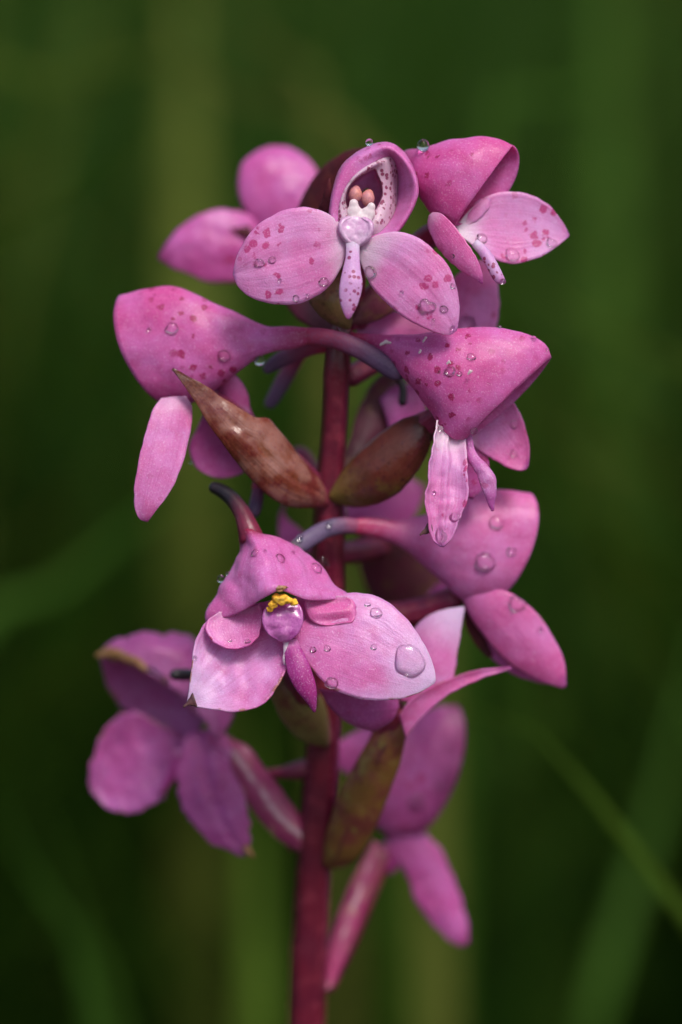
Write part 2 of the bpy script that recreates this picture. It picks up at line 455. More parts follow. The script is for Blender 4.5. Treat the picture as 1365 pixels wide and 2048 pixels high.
SEED = [1]
def petal(name, left, right, mat, parent, bulge=0.2, amp=2.2, size=45, nu=44, nv=22, thick=3.2, edge=2.2, fold=0.0, curl=0.0, seed=None):
    """left/right: the two margins from claw to point, as (x, y, depth). bulge: swelling of the middle towards the
    viewer as a share of the half width (negative = hollow). fold: a crease along the midrib. curl: rolled rims."""
    SEED[0] += 1; sd = seed if seed is not None else SEED[0]
    L = catmull([loc(*p) for p in left], nu); R = catmull([loc(*p) for p in right], nu)
    s = np.linspace(-1, 1, nv)
    t = np.linspace(0, 1, nu)
    # wavering rims
    for A, ph in ((L, 0.0), (R, 31.0)):
        tang = np.gradient(A, axis=0); tang /= np.maximum(np.linalg.norm(tang, axis=1, keepdims=True), 1e-9)
        wv = np.array([noise.noise(Vector((x * 7 + ph, sd * 2.1, 0))) + 0.6 * noise.noise(Vector((x * 19 + ph, sd, 4))) for x in t])
        env = np.sin(np.pi * np.clip(t, 0.02, 0.97)) ** 0.5
        A += np.stack([-tang[:, 1], tang[:, 0], 0 * t], 1) * (wv * env * edge)[:, None]
    mid = (L + R) / 2; half = (L - R) / 2
    hw = np.linalg.norm(half, axis=1)
    tan = np.gradient(mid, axis=0)
    n = np.cross(half, tan); n /= np.maximum(np.linalg.norm(n, axis=1, keepdims=True), 1e-9)
    n = np.array([catmull(n, nu)[i] for i in range(nu)])
    if n[:, 2].mean() > 0:
        n = -n
    G3 = mid[:, None, :] + half[:, None, :] * s[None, :, None]
    prof = bulge * (1 - s ** 2) + curl * np.abs(s) ** 6 - fold * np.exp(-(s / 0.16) ** 2)
    G3 = G3 + n[:, None, :] * (hw[:, None] * prof[None, :])[:, :, None]
    Nn = normals(G3).reshape(-1, 3)
    envp = (1 - 0.6 * np.abs(s))[None, :] * np.sin(np.pi * np.clip(t, 0.06, 0.95))[:, None] ** 0.6
    V = G3.reshape(-1, 3)
    V2 = wrinkle(V, Nn, amp, size, sd)
    V = V + (V2 - V) * envp.reshape(-1, 1)
    uv = np.stack(np.meshgrid(t, (s + 1) / 2, indexing='ij'), -1).reshape(-1, 2)
    return make(name, V, grid_faces(nu, nv, False), uv, mat, parent, solid=thick)

def sheet(name, rows, mat, parent, crease=0.0, amp=2.0, size=45, nu=40, nv=40, thick=5.0, seed=None):
    """open surface through rows of control points"""
    SEED[0] += 1; sd = seed if seed is not None else SEED[0]
    R = np.array([catmull([loc(*p) for p in r], nv) for r in rows])
    G3 = catmull(R, nu)
    t = np.linspace(0, 1, nu); s = np.linspace(0, 1, nv)
    G3 = G3 - normals(G3) * (crease * np.outer(np.sin(np.pi * np.clip(t, 0.1, 0.9)), np.exp(-((s - 0.5) / 0.05) ** 2)))[:, :, None]
    V = wrinkle(G3.reshape(-1, 3), normals(G3).reshape(-1, 3), amp, size, sd)
    uv = np.stack(np.meshgrid(t, s, indexing='ij'), -1).reshape(-1, 2)
    return make(name, V, grid_faces(nu, nv, False), uv, mat, parent, solid=thick)

def rings(name, polys, mat, parent, amp=1.5, size=45, nu=44, nv=64, thick=4.0, seed=None, u_range=(0, 1)):
    """tube through closed control polygons (all with the same number of points)"""
    SEED[0] += 1; sd = seed if seed is not None else SEED[0]
    R = np.array([catmull([loc(*p) for p in r], nv, closed=True) for r in polys])
    G3 = catmull(R, nu)
    V = wrinkle(G3.reshape(-1, 3), normals(G3).reshape(-1, 3), amp, size, sd)
    t = np.linspace(*u_range, nu); s = np.linspace(0, 1, nv, endpoint=False)
    uv = np.stack(np.meshgrid(t, s, indexing='ij'), -1).reshape(-1, 2)
    return make(name, V, grid_faces(nu, nv, True), uv, mat, parent, solid=thick)

def hood(name, secs, mat, parent, amp=4.0, size=60, nu=56, nv=64, thick=3.5, sq=2.0, flat=0.5, seed=None):
    """helmet seen from the side: sections (top xy, bottom xy, half depth, depth, near offset, far offset)"""
    SEED[0] += 1; sd = seed if seed is not None else SEED[0]
    R = []
    th = np.linspace(0, 2 * np.pi, nv, endpoint=False)
    c, s = np.cos(th), np.sin(th)
    e = 2.0 / sq
    cc = np.sign(c) * np.abs(c) ** e; ss = np.sign(s) * np.abs(s) ** 1.3
    for T, B, w, d, *off in secs:
        d = d - w * (1 - flat) * 0.55; w = w * flat
        near = off[0] if off else (0, 0); far = off[1] if len(off) > 1 else (0, 0)
        m = ((T[0] + B[0]) / 2, (T[1] + B[1]) / 2); h = ((T[0] - B[0]) / 2, (T[1] - B[1]) / 2)
        ring = []
        for k in range(nv):
            o = far if ss[k] > 0 else near
            a = abs(ss[k]) ** 1.0
            ring.append(loc(m[0] + h[0] * cc[k] + o[0] * a, m[1] + h[1] * cc[k] + o[1] * a, d + w * ss[k]))
        R.append(ring)
    G3 = catmull(np.array(R), nu)
    V = wrinkle(G3.reshape(-1, 3), normals(G3).reshape(-1, 3), amp, size, sd)
    t = np.linspace(0, 1, nu)
    uv = np.stack(np.meshgrid(t, th / (2 * np.pi), indexing='ij'), -1).reshape(-1, 2)
    return make(name, V, grid_faces(nu, nv, True), uv, mat, parent, solid=thick)

def tube(name, pts, mat, parent, flat=1.0, ribs=0, rib=0.0, n=40, m=28, amp=1.0, cap=True, origin=None, seed=None, collide=True):
    """round stalk through (x, y, depth, radius), closed at both ends"""
    SEED[0] += 1; sd = seed if seed is not None else SEED[0]
    P = catmull([np.append(loc(*p[:3]), p[3]) for p in pts], n)
    C, r = P[:, :3], P[:, 3]
    T = np.gradient(C, axis=0); T /= np.linalg.norm(T, axis=1, keepdims=True)
    ref = np.array((0.13, 0.05, 1.0))
    A = np.cross(T, ref); A /= np.linalg.norm(A, axis=1, keepdims=True)
    B = np.cross(T, A)
    th = np.linspace(0, 2 * np.pi, m, endpoint=False)
    rr = 1 + rib * np.cos(ribs * th + 0.7) if ribs else np.ones(m)
    prof = np.ones(n)
    if cap:
        k = np.linspace(0, 1, n)
        lo = np.clip(k / (1.2 / n + 0.02), 0, 1); hi = np.clip((1 - k) / (1.2 / n + 0.03), 0, 1)
        prof = np.sqrt(np.clip(1 - (1 - np.minimum(lo, hi)) ** 2, 0.02, 1))
    G3 = C[:, None, :] + (r * prof)[:, None, None] * rr[None, :, None] * (A[:, None, :] * np.cos(th)[None, :, None] + flat * B[:, None, :] * np.sin(th)[None, :, None])
    V = wrinkle(G3.reshape(-1, 3), normals(G3).reshape(-1, 3), amp, 40, sd)
    F = grid_faces(n, m, True)
    t = np.linspace(0, 1, n)
    uv = np.stack(np.meshgrid(t, th / (2 * np.pi), indexing='ij'), -1).reshape(-1, 2)
    F = F + [tuple(range(m))[::-1], tuple(range((n - 1) * m, n * m))]
    return make(name, V, F, uv, mat, parent, collide=collide, origin=origin)

def blob(name, balls, mat, parent, voxel=2.2, rough=0.0, seed=1, soft=10):
    """lumps (x, y, depth, rx, ry, rz) grown together into one skin"""
    Vs, Fs, off = [], [], 0
    nu, nv = 14, 20
    for (x, y, d, rx, ry, rz) in balls:
        c = loc(x, y, d)
        th = np.linspace(0, np.pi, nu); ph = np.linspace(0, 2 * np.pi, nv, endpoint=False)
        S = np.stack([np.outer(np.sin(th), np.cos(ph)) * rx, np.outer(np.cos(th), np.ones(nv)) * ry, np.outer(np.sin(th), np.sin(ph)) * rz], -1)
        V = S[1:-1].reshape(-1, 3) + c
        V = np.concatenate([V, [c + (0, ry, 0)], [c - (0, ry, 0)]])
        if rough:
            V = V + np.array([noise.noise_vector(Vector(p / 7.0 + seed)) for p in V]) * rough
        F = grid_faces(nu - 2, nv, True)
        k = (nu - 2) * nv
        F += [(k, (j + 1) % nv, j) for j in range(nv)] + [(k + 1, k - nv + j, k - nv + (j + 1) % nv) for j in range(nv)]
        Vs.append(V); Fs += [tuple(q + off for q in f) for f in F]; off += len(V)
    V = np.concatenate(Vs)
    # consistent outward normals (the local frame is left-handed, so turn the faces round)
    ob = make(name, V, [f for f in Fs], np.zeros((len(V), 2)), mat, parent)
    md = ob.modifiers.new('grow', 'REMESH'); md.mode = 'VOXEL'; md.voxel_size = voxel * PX; md.use_smooth_shade = True
    md = ob.modifiers.new('soft', 'SMOOTH'); md.factor = 0.5; md.iterations = soft
    return ob

def scaled(poly, cx, cy, k, d):
    return [(cx + (p[0] - cx) * k, cy + (p[1] - cy) * k, d) for p in poly]

# ------------------------------------------------------------------ the ground
def ground():
    n = 60
    g = np.concatenate([-np.geomspace(600, 0.2, n), [0], np.geomspace(0.2, 600, n)])
    k = len(g)
    X, Y = np.meshgrid(g, g, indexing='ij')
    Z = np.zeros_like(X)
    for i in range(k):
        for j in range(k):
            r = math.hypot(X[i, j], Y[i, j])
            Z[i, j] = noise.noise(Vector((X[i, j] * 0.8, Y[i, j] * 0.8, 0.3))) * min(0.05, 0.02 * r) + (noise.noise(Vector((X[i, j] * 0.02, Y[i, j] * 0.02, 3))) * 2.0 * min(1, r / 150))
    V = [(X[i, j], Y[i, j], Z[i, j]) for i in range(k) for j in range(k)]
    me = bpy.data.meshes.new('ground')
    me.from_pydata(V, [], [tuple(reversed(f)) for f in grid_faces(k, k, False)])
    me.polygons.foreach_set('use_smooth', [True] * len(me.polygons))
    me.materials.append(M['soil'])
    o = bpy.data.objects.new('ground', me)
    COL.objects.link(o)
    o['kind'] = 'structure'
    o['label'] = 'dark earth under the meadow grass'
    return o
ground()

# ------------------------------------------------------------------ the orchid
plant = bpy.data.objects.new('orchid', None)
COL.objects.link(plant)
plant.location = BASE
plant['_w'] = tuple(BASE)
plant.empty_display_size = 0.03
plant['label'] = 'pink wild orchid spike with hooded spotted flowers and wet red stem'
plant['category'] = 'orchid'

stem_pts = [(692, 585, 155, 20), (688, 640, 160, 25), (676, 720, 172, 27), (670, 850, 203, 26), (660, 960, 230, 28), (658, 1060, 256, 33),
            (655, 1180, 285, 36), (650, 1350, 325, 36), (646, 1520, 366, 35), (632, 1680, 406, 37), (622, 1850, 450, 38), (614, 2048, 500, 40)]
# below the frame it goes straight down into the ground
foot = loc(*stem_pts[-1][:3])
def down(px):
    v = foot + np.array((-0.03 * px, -math.cos(PITCH) * px, math.sin(PITCH) * px))
    k = 1 + v[2] / D
    return (v[0] / k + 682.5, 1024 - v[1] / k, v[2])
h_foot = world_of(foot[None])[0][2] / PX
for f in (0.25, 0.6, 1.0):
    stem_pts.append((*down((h_foot + 60) * f), 42 + 6 * f))
stem = tube('stem', stem_pts, M['stem'], plant, ribs=5, rib=0.055, n=150, m=40, amp=1.8)

def flower(pts, label=None, mat='ovary'):
    """the flower itself is its ovary: a stalk from the stem to the middle of the bloom; everything else hangs on it"""
    o = tube('flower', pts, M[mat], plant, ribs=6, rib=0.06, n=30, m=24)
    if label:
        o['label'] = label
    return o

def bract(left, right, mat, bulge=0.45, **kw):
    return petal('bract', left, right, M[mat], plant, bulge=bulge, amp=kw.pop('amp', 2.5), thick=kw.pop('thick', 6), **kw)

# ---- A: the top bloom that looks straight out of the picture
fa = flower([(692, 660, 180, 26), (700, 600, 150, 28), (710, 535, 100, 24), (714, 480, 55, 18)], 'open front bloom at the top of the spike')
petal('lateral_sepal', [(697, 470, 12), (668, 437, 2), (634, 419, -6), (597, 415, -10), (548, 430, -10), (503, 463, -8), (477, 508, 0), (467, 546, 5)],
      [(694, 498, 15), (680, 540, 5), (652, 579, 0), (611, 603, -5), (560, 609, -8), (512, 600, -8), (481, 578, 0), (467, 549, 5)], M['sepal_pale'], fa, bulge=0.10, seed=3, amp=4, size=60, fold=0.03)
petal('lateral_sepal', [(724, 488, 10), (756, 470, 0), (796, 464, -8), (838, 478, -15), (881, 512, -20), (908, 556, -25), (919, 612, -25), (914, 660, -20)],
      [(719, 508, 15), (728, 540, 10), (750, 582, 0), (786, 617, -10), (831, 649, -18), (873, 666, -20), (899, 670, -20), (912, 663, -20)], M['sepal_pale'], fa, bulge=0.10, seed=4, amp=4, size=60, fold=0.03)
petal('lip', [(692, 480, -2), (693, 510, -12), (687, 540, -20), (680, 572, -28), (681, 603, -30), (690, 630, -30), (697, 638, -28)],
      [(719, 480, -2), (719, 510, -12), (721, 540, -20), (725, 566, -28), (720, 596, -30), (708, 624, -30), (699, 638, -28)], M['lip_pale'], fa, bulge=0.35, nv=14, edge=0.6, amp=1)
O9 = [(758, 287, 40), (805, 303, 40), (834, 362, 35), (828, 412, 30), (782, 477, 15), (722, 482, 40), (672, 462, 30), (661, 420, 25), (685, 332, 35)]
C9 = [(762, 296, 12), (801, 312, 8), (829, 362, 5), (823, 410, 5), (778, 473, 3), (722, 478, 25), (675, 456, 5), (665, 418, 5), (692, 338, 8)]
W9 = [(772, 313, 28), (792, 326, 48), (797, 370, 80), (790, 425, 62), (760, 466, 22), (722, 474, 22), (681, 458, 6), (680, 405, 8), (712, 349, 8)]
E9 = [(747, 337, 25), (757, 350, 30), (766, 376, 32), (764, 398, 30), (750, 424, 22), (722, 438, 20), (698, 424, 18), (690, 394, 18), (706, 362, 18)]
rings('hood', [scaled(O9, 744, 391, .86, 120), scaled(O9, 745, 390, .97, 85), O9, C9, W9], M['hood_top'], fa, amp=1.2, seed=5)
rings('inner_petal', [[(x, y, d + 3) for x, y, d in W9], [((a[0] + b[0]) / 2, (a[1] + b[1]) / 2, (a[2] + b[2]) / 2 - 10) for a, b in zip(W9, E9)], E9], M['speckled'], fa, amp=0.8, seed=6, nu=24)
E9b = [(x, y, d + 3) for x, y, d in E9]
rings('throat', [scaled(E9, 733, 385, .2, 118), scaled(E9, 733, 385, .85, 104), scaled(E9, 731, 388, 1.05, 70), E9b], M['throat'], fa, amp=0.8, seed=7, nu=24)
blob('anther', [(711, 389, 24, 14, 17, 14), (712, 380, 28, 10, 10, 11)], M['anther'], fa, voxel=1.6)
blob('anther', [(736, 397, 26, 14, 17, 14), (738, 388, 30, 10, 10, 11)], M['anther'], fa, voxel=1.6)
blob('rostellum', [(708, 408, 10, 10, 11, 7), (743, 414, 10, 9, 10, 7), (709, 424, 10, 16, 16, 8), (736, 427, 10, 16, 14, 8), (722, 438, 8, 24, 14, 8), (718, 446, 6, 28, 16, 8)], M['white_wax'], fa, voxel=1.5, soft=24)
petal('stigma', [(700, 434, 2), (683, 444, -2), (680, 458, -5), (688, 475, -6), (703, 489, -4), (710, 492, -3)], [(726, 436, 2), (742, 446, -2), (745, 458, -5), (738, 475, -6), (724, 488, -4), (714, 492, -3)], M['stigma_pale'], fa, bulge=-0.04, curl=0.26, amp=3, size=20, thick=9, nu=30, edge=0.8)
bract([(690, 655, 130), (655, 640, 118), (625, 610, 112), (617, 575, 120), (640, 545, 130), (675, 530, 120)], [(700, 655, 130), (705, 630, 110), (708, 600, 100), (705, 570, 105), (698, 545, 110), (680, 530, 120)], 'bract_olive', bulge=0.5)
bract([(684, 668, 210), (625, 655, 230), (585, 625, 250), (565, 590, 260), (560, 560, 260)], [(690, 660, 210), (690, 620, 230), (665, 580, 240), (630, 560, 250), (570, 552, 260)], 'bract_maroon', bulge=0.3)
bract([(700, 648, 140), (740, 645, 150), (790, 620, 160), (830, 570, 170)], [(705, 640, 140), (720, 600, 140), (760, 560, 150), (825, 560, 170)], 'bract_maroon', bulge=0.3)
petal('bract', [(632, 432, 90), (645, 400, 70), (655, 370, 60), (659, 357, 60)], [(672, 460, 90), (668, 420, 70), (664, 385, 60), (660, 357, 60)], M['bract_dark'], plant, bulge=0.3, thick=4, nv=12)
bract([(590, 440, 300), (612, 385, 280), (650, 332, 250), (700, 302, 220), (745, 295, 190)], [(690, 470, 260), (700, 420, 250), (715, 370, 230), (735, 330, 200), (750, 300, 190)], 'bract_dark', bulge=0.35)

# ---- B: the bloom beside it, seen from the side
fb = flower([(702, 655, 185, 24), (780, 555, 180, 24), (850, 480, 150, 24), (905, 450, 105, 20)], 'side-on bloom with finely spotted hood at the top right')
hood('hood', [((788, 318), (794, 350), 14, 170), ((815, 299), (818, 362), 36, 140), ((850, 297), (842, 400), 62, 112), ((900, 281), (868, 433), 82, 95), ((960, 275), (892, 446), 86, 88),
              ((1004, 281), (905, 450), 80, 84, (-6, 10), (20, 2)), ((1026, 291), (911, 450), 72, 82, (-10, 10), (46, 16))], M['hood'], fb, seed=11)
petal('lateral_sepal', [(866, 425, 40), (884, 428, 28), (906, 448, 14), (930, 480, 2), (951, 511, -5), (964, 545, -5), (966, 567, 0)],
      [(859, 432, 48), (857, 452, 48), (868, 482, 36), (890, 512, 24), (918, 538, 10), (945, 554, 2), (963, 567, 0)], M['sepal'], fb, bulge=0.22)
petal('lateral_sepal', [(912, 452, 70), (945, 415, 75), (985, 388, 85), (1040, 384, 95), (1091, 405, 105), (1125, 443, 110), (1139, 469, 112)],
      [(915, 468, 60), (945, 490, 60), (975, 512, 65), (1010, 525, 75), (1050, 524, 85), (1096, 506, 100), (1138, 473, 112)], M['sepal_pale'], fb, bulge=-0.12)
petal('inner_petal', [(925, 452, 72), (938, 425, 75), (955, 402, 80), (975, 395, 84)], [(930, 455, 72), (955, 440, 74), (975, 420, 80), (982, 400, 84)], M['sepal_pale'], fb, bulge=0.3, nu=24, nv=14)
petal('lip', [(955, 480, 45), (975, 497, 36), (992, 522, 26), (1004, 546, 20), (1011, 562, 18)], [(945, 492, 45), (962, 513, 34), (978, 540, 24), (990, 562, 20), (1003, 568, 18)], M['lip_pale'], fb, bulge=0.5, nv=14, edge=0.6)

# ---- C: the blurred bloom behind on the left
fc = flower([(686, 645, 200, 24), (630, 560, 330, 24), (580, 490, 450, 22), (545, 455, 490, 20)], 'out-of-focus bloom behind the top, turned away')
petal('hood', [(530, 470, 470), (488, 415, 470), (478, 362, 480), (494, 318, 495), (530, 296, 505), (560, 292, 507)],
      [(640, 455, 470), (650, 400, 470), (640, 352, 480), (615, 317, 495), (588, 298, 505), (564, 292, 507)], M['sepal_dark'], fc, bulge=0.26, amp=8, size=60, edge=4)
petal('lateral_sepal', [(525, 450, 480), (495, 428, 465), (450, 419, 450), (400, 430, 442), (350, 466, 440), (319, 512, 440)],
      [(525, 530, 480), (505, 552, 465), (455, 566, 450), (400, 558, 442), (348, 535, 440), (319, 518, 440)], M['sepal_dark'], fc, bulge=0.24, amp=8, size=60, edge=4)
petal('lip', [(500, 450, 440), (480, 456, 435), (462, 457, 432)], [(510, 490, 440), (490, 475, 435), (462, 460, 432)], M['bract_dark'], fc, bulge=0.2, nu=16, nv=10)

# ---- D: the big hooded bloom on the left
fd = flower([(652, 1000, 232, 26), (592, 935, 205, 24), (522, 878, 185, 24), (458, 825, 170, 24), (405, 785, 165, 18)], 'side-on bloom whose long grey spur crosses the stem')
hood('hood', [((632, 661), (630, 682), 9, 116), ((585, 657), (578, 698), 20, 122), ((540, 655), (530, 710), 32, 132), ((485, 634), (476, 742), 62, 150), ((420, 604), (425, 782), 92, 172),
              ((345, 574), (385, 803), 104, 186, (-8, 6), (-8, 0)), ((285, 582), (352, 806), 98, 190, (-18, 10), (-10, 0)), ((240, 592), (332, 804), 84, 190, (-40, 12), (-8, 10))], M['hood'], fd, seed=21, amp=4)
tube('spur', [(555, 680, 128, 12), (600, 673, 120, 17), (640, 674, 112, 18), (680, 682, 106, 19), (720, 699, 100, 20), (760, 723, 96, 20), (790, 744, 94, 17), (806, 757, 94, 10)], M['spur'], fd, flat=0.7)
petal('lateral_sepal', [(322, 798, 90), (303, 826, 72), (287, 880, 56), (273, 950, 46), (268, 1000, 45), (277, 1034, 50), (292, 1043, 55)],
      [(372, 793, 100), (384, 820, 96), (377, 880, 82), (363, 932, 66), (341, 982, 55), (316, 1016, 50), (297, 1042, 55)], M['sepal'], fd, bulge=0.22, amp=2, curl=0.12)
petal('lateral_sepal', [(430, 770, 190), (400, 845, 210), (379, 893, 222), (392, 932, 230), (422, 953, 235), (440, 954, 236)],
      [(462, 760, 190), (500, 815, 210), (516, 868, 220), (505, 930, 230), (470, 952, 235), (446, 954, 236)], M['sepal_dark'], fd, bulge=0.15)
petal('inner_petal', [(440, 790, 185), (445, 760, 170), (460, 745, 165)], [(500, 830, 195), (495, 785, 180), (470, 748, 166)], M['sepal'], fd, bulge=0.3, nu=20, nv=14)
bract([(656, 1000, 214), (640, 962, 190), (600, 913, 155), (562, 868, 130), (537, 838, 118), (506, 836, 98), (455, 802, 80), (402, 766, 66), (345, 738, 62)],
      [(654, 1012, 214), (622, 1014, 170), (572, 1010, 132), (525, 980, 108), (480, 930, 96), (440, 880, 78), (410, 835, 70), (385, 795, 64), (347, 740, 62)], 'bract_left', bulge=0.5, amp=8, size=48, fold=0.08, nu=64, nv=30)

# ---- E: the bloom on the right
fe = flower([(672, 1000, 232, 26), (740, 945, 215, 36), (810, 885, 190, 38), (870, 840, 130, 26), (905, 820, 90, 20)], 'side-on bloom right of the stem with a drooping wrinkled sepal')
hood('hood', [((700, 664), (704, 688), 14, 140), ((740, 668), (748, 704), 22, 126), ((780, 672), (785, 728), 38, 108), ((825, 671), (822, 770), 66, 92), ((885, 662), (858, 818), 92, 80),
              ((965, 655), (884, 856), 102, 74), ((1035, 664), (904, 876), 98, 70, (-6, 6), (10, 4)), ((1085, 686), (922, 878), 86, 68, (-8, 8), (8, 8)), ((1100, 716), (936, 874), 74, 68, (-14, 10), (8, 12))], M['hood'], fe, seed=31, amp=3.5)
petal('lateral_sepal', [(869, 844, 30), (864, 880, 12), (856, 930, 0), (852, 985, -5), (856, 1040, -6), (866, 1078, -4), (882, 1094, 0)],
      [(926, 872, 60), (926, 905, 36), (933, 950, 20), (929, 1000, 10), (918, 1042, 4), (904, 1076, 0), (886, 1094, 0)], M['sepal_pale'], fe, bulge=-0.22, amp=9, size=42, curl=0.3, fold=-0.22, edge=4.0, nv=30, nu=60)
petal('sepal_point', [(862, 1035, 0), (852, 1055, 0), (840, 1069, 0)], [(868, 1070, 0), (856, 1066, 0), (840, 1071, 0)], M['point'], fe, bulge=0.2, nu=12, nv=8, amp=0.4, thick=4)
petal('lateral_sepal', [(945, 870, 92), (968, 828, 95), (1000, 802, 102), (1025, 800, 110), (1047, 842, 118), (1058, 890, 122), (1057, 932, 122)],
      [(942, 885, 95), (955, 897, 100), (975, 912, 106), (1000, 925, 114), (1025, 938, 120), (1042, 941, 122), (1053, 938, 122)], M['sepal'], fe, bulge=-0.2)
petal('inner_petal', [(915, 880, 110), (918, 925, 115), (922, 965, 118), (935, 995, 120)], [(965, 890, 110), (978, 925, 115), (978, 965, 118), (945, 998, 120)], M['sepal_dark'], fe, bulge=0.2, nu=24)
petal('lip', [(944, 872, 55), (952, 905, 38), (974, 930, 28), (991, 955, 24), (992, 985, 22), (987, 1022, 22)], [(928, 878, 55), (935, 915, 40), (955, 950, 28), (968, 985, 22), (976, 1005, 22), (984, 1022, 22)], M['lip'], fe, bulge=0.4, nv=14, amp=3, size=20)
bract([(658, 985, 216), (698, 930, 196), (742, 885, 172), (786, 851, 152), (826, 834, 142), (852, 836, 136), (866, 850, 132)],
      [(668, 1004, 216), (715, 1013, 190), (762, 1004, 166), (806, 976, 146), (841, 931, 132), (859, 890, 128), (867, 854, 132)], 'bract_brown', bulge=0.5)
bract([(678, 960, 262), (700, 880, 290), (722, 810, 310), (752, 762, 320), (790, 735, 325)], [(690, 965, 262), (760, 910, 300), (790, 850, 320), (805, 790, 330), (798, 738, 325)], 'bract_maroon', bulge=0.3)

for q in ([(760, 690), (772, 684), (785, 687)], [(846, 684), (850, 678), (854, 674)], [(838, 706), (841, 703), (843, 701)], [(894, 728), (898, 724), (902, 727)], [(936, 748), (940, 744), (945, 742)]):
    dd = {760: 78, 846: 22, 838: 26, 894: -12, 936: -24}[q[0][0]]
    petal('scar', [(q[0][0], q[0][1] - 2, dd), (q[1][0], q[1][1] - 4, dd - 3), (q[2][0], q[2][1] - 1, dd)], [(q[0][0], q[0][1] + 2, dd), (q[1][0], q[1][1] + 3, dd), (q[2][0], q[2][1] + 1, dd)], M['white_wax'], fe, bulge=0.2, nu=8, nv=6, amp=0, thick=2, edge=2)

# ---- F: the lower front bloom with yellow pollen
ff = flower([(648, 1490, 345, 28), (618, 1410, 265, 30), (592, 1340, 170, 26), (575, 1285, 80, 18)], 'front bloom with yellow pollen showing below its hood')
sheet('hood', [[(478, 1078, 100), (484, 1064, 80), (498, 1058, 68), (511, 1064, 80), (518, 1080, 100)],
               [(480, 1106, 92), (492, 1094, 68), (512, 1083, 42), (552, 1080, 68), (588, 1090, 95)],
               [(460, 1146, 84), (486, 1134, 46), (532, 1120, 8), (590, 1122, 46), (636, 1128, 86)],
               [(433, 1190, 74), (480, 1180, 26), (543, 1160, -24), (612, 1164, 22), (668, 1172, 74)],
               [(413, 1226, 64), (476, 1212, 12), (550, 1174, -38), (616, 1190, 8), (694, 1188, 60)],
               [(411, 1244, 60), (478, 1226, 12), (556, 1182, -38), (614, 1199, 8), (705, 1198, 56)]], M['hood_front'], ff, amp=6, size=45, crease=5, nv=60, nu=50)
petal('withered_tip', [(546, 1174, -36), (550, 1178, -38), (558, 1184, -39)], [(578, 1175, -35), (571, 1178, -38), (561, 1184, -39)], M['scorch'], ff, bulge=0.25, amp=3, size=8, nu=14, nv=14, thick=3, edge=3)
tube('spur', [(506, 1086, 88, 27), (496, 1055, 92, 22), (484, 1026, 108, 18), (464, 998, 130, 16), (440, 980, 146, 14), (418, 973, 152, 11)], M['spur_dark'], ff)
petal('inner_petal', [(440, 1225, 40), (414, 1246, 30), (418, 1272, 18), (437, 1290, 12), (462, 1297, 8), (488, 1294, 8)],
      [(520, 1210, 34), (526, 1232, 24), (522, 1258, 16), (516, 1274, 12), (505, 1286, 8), (492, 1294, 8)], M['sepal'], ff, bulge=-0.12, curl=0.1)
petal('inner_petal', [(640, 1190, 30), (612, 1205, 30), (614, 1228, 24), (632, 1245, 20), (660, 1250, 18), (682, 1247, 18)],
      [(690, 1192, 40), (706, 1203, 34), (713, 1220, 26), (710, 1236, 22), (700, 1244, 18), (686, 1247, 18)], M['sepal'], ff, bulge=-0.12, curl=0.1, amp=1)
petal('inner_petal', [(520, 1205, 60), (495, 1215, 62), (500, 1240, 55), (525, 1262, 45)], [(560, 1195, 70), (560, 1220, 65), (550, 1250, 50), (530, 1263, 45)], M['lip'], ff, bulge=0.2, nu=20, nv=14)
petal('inner_petal', [(575, 1200, 70), (590, 1222, 60), (602, 1245, 50), (615, 1248, 42)], [(625, 1190, 70), (632, 1212, 60), (630, 1235, 50), (619, 1249, 42)], M['sepal_pale'], ff, bulge=0.2, nu=20, nv=14)
blob('pollen', [(546, 1209, -22, 10, 10, 5), (560, 1201, -27, 12, 10, 6), (575, 1202, -26, 12, 8, 6), (589, 1206, -20, 8, 7, 5), (553, 1196, -26, 9, 9, 8), (540, 1219, -16, 7, 6, 6), (566, 1196, -26, 12, 8, 8)], M['pollen'], ff, voxel=1.4, rough=5)
petal('stigma', [(548, 1204, 12), (530, 1218, 4), (525, 1240, -2), (532, 1262, -4), (550, 1276, -2), (566, 1280, 2)], [(590, 1204, 12), (604, 1218, 4), (607, 1240, -2), (601, 1260, -4), (586, 1275, -2), (572, 1280, 2)], M['stigma_purple'], ff, bulge=0.12, curl=0.08, amp=6, size=26, thick=10, nu=34, edge=0.8)
petal('lateral_sepal', [(556, 1262, 42), (510, 1240, 46), (455, 1236, 48), (414, 1246, 42), (391, 1294, 26), (382, 1350, 12), (374, 1406, 8)],
      [(572, 1290, 34), (571, 1328, 12), (558, 1372, -4), (530, 1408, -14), (480, 1425, -16), (424, 1419, -6), (377, 1410, 8)], M['sepal_silver'], ff, bulge=-0.18, amp=12, size=62, nu=60, nv=34, curl=0.1)
petal('sepal_point', [(386, 1386, 6), (378, 1400, 4), (367, 1413, 2)], [(396, 1414, 2), (382, 1410, 2), (367, 1415, 2)], M['point'], ff, bulge=0.2, nu=12, nv=8, amp=0.4, thick=4)
petal('lateral_sepal', [(592, 1258, 36), (640, 1212, 46), (692, 1188, 50), (752, 1192, 45), (806, 1230, 35), (846, 1284, 25), (867, 1332, 20), (871, 1362, 15)],
      [(586, 1278, 30), (605, 1312, 15), (635, 1352, 0), (670, 1380, -5), (725, 1399, -5), (785, 1399, 0), (836, 1386, 8), (868, 1367, 15)], M['sepal_silver'], ff, bulge=0.12, amp=3.5, nu=56, nv=30)
petal('lip', [(594, 1280, 16), (604, 1300, 4), (621, 1335, -8), (632, 1375, -12), (633, 1405, -12), (631, 1424, -10)], [(566, 1282, 16), (570, 1310, 4), (576, 1345, -8), (592, 1378, -12), (612, 1402, -12), (628, 1424, -10)], M['lip_magenta'], ff, bulge=0.4, nv=16, edge=0.6)
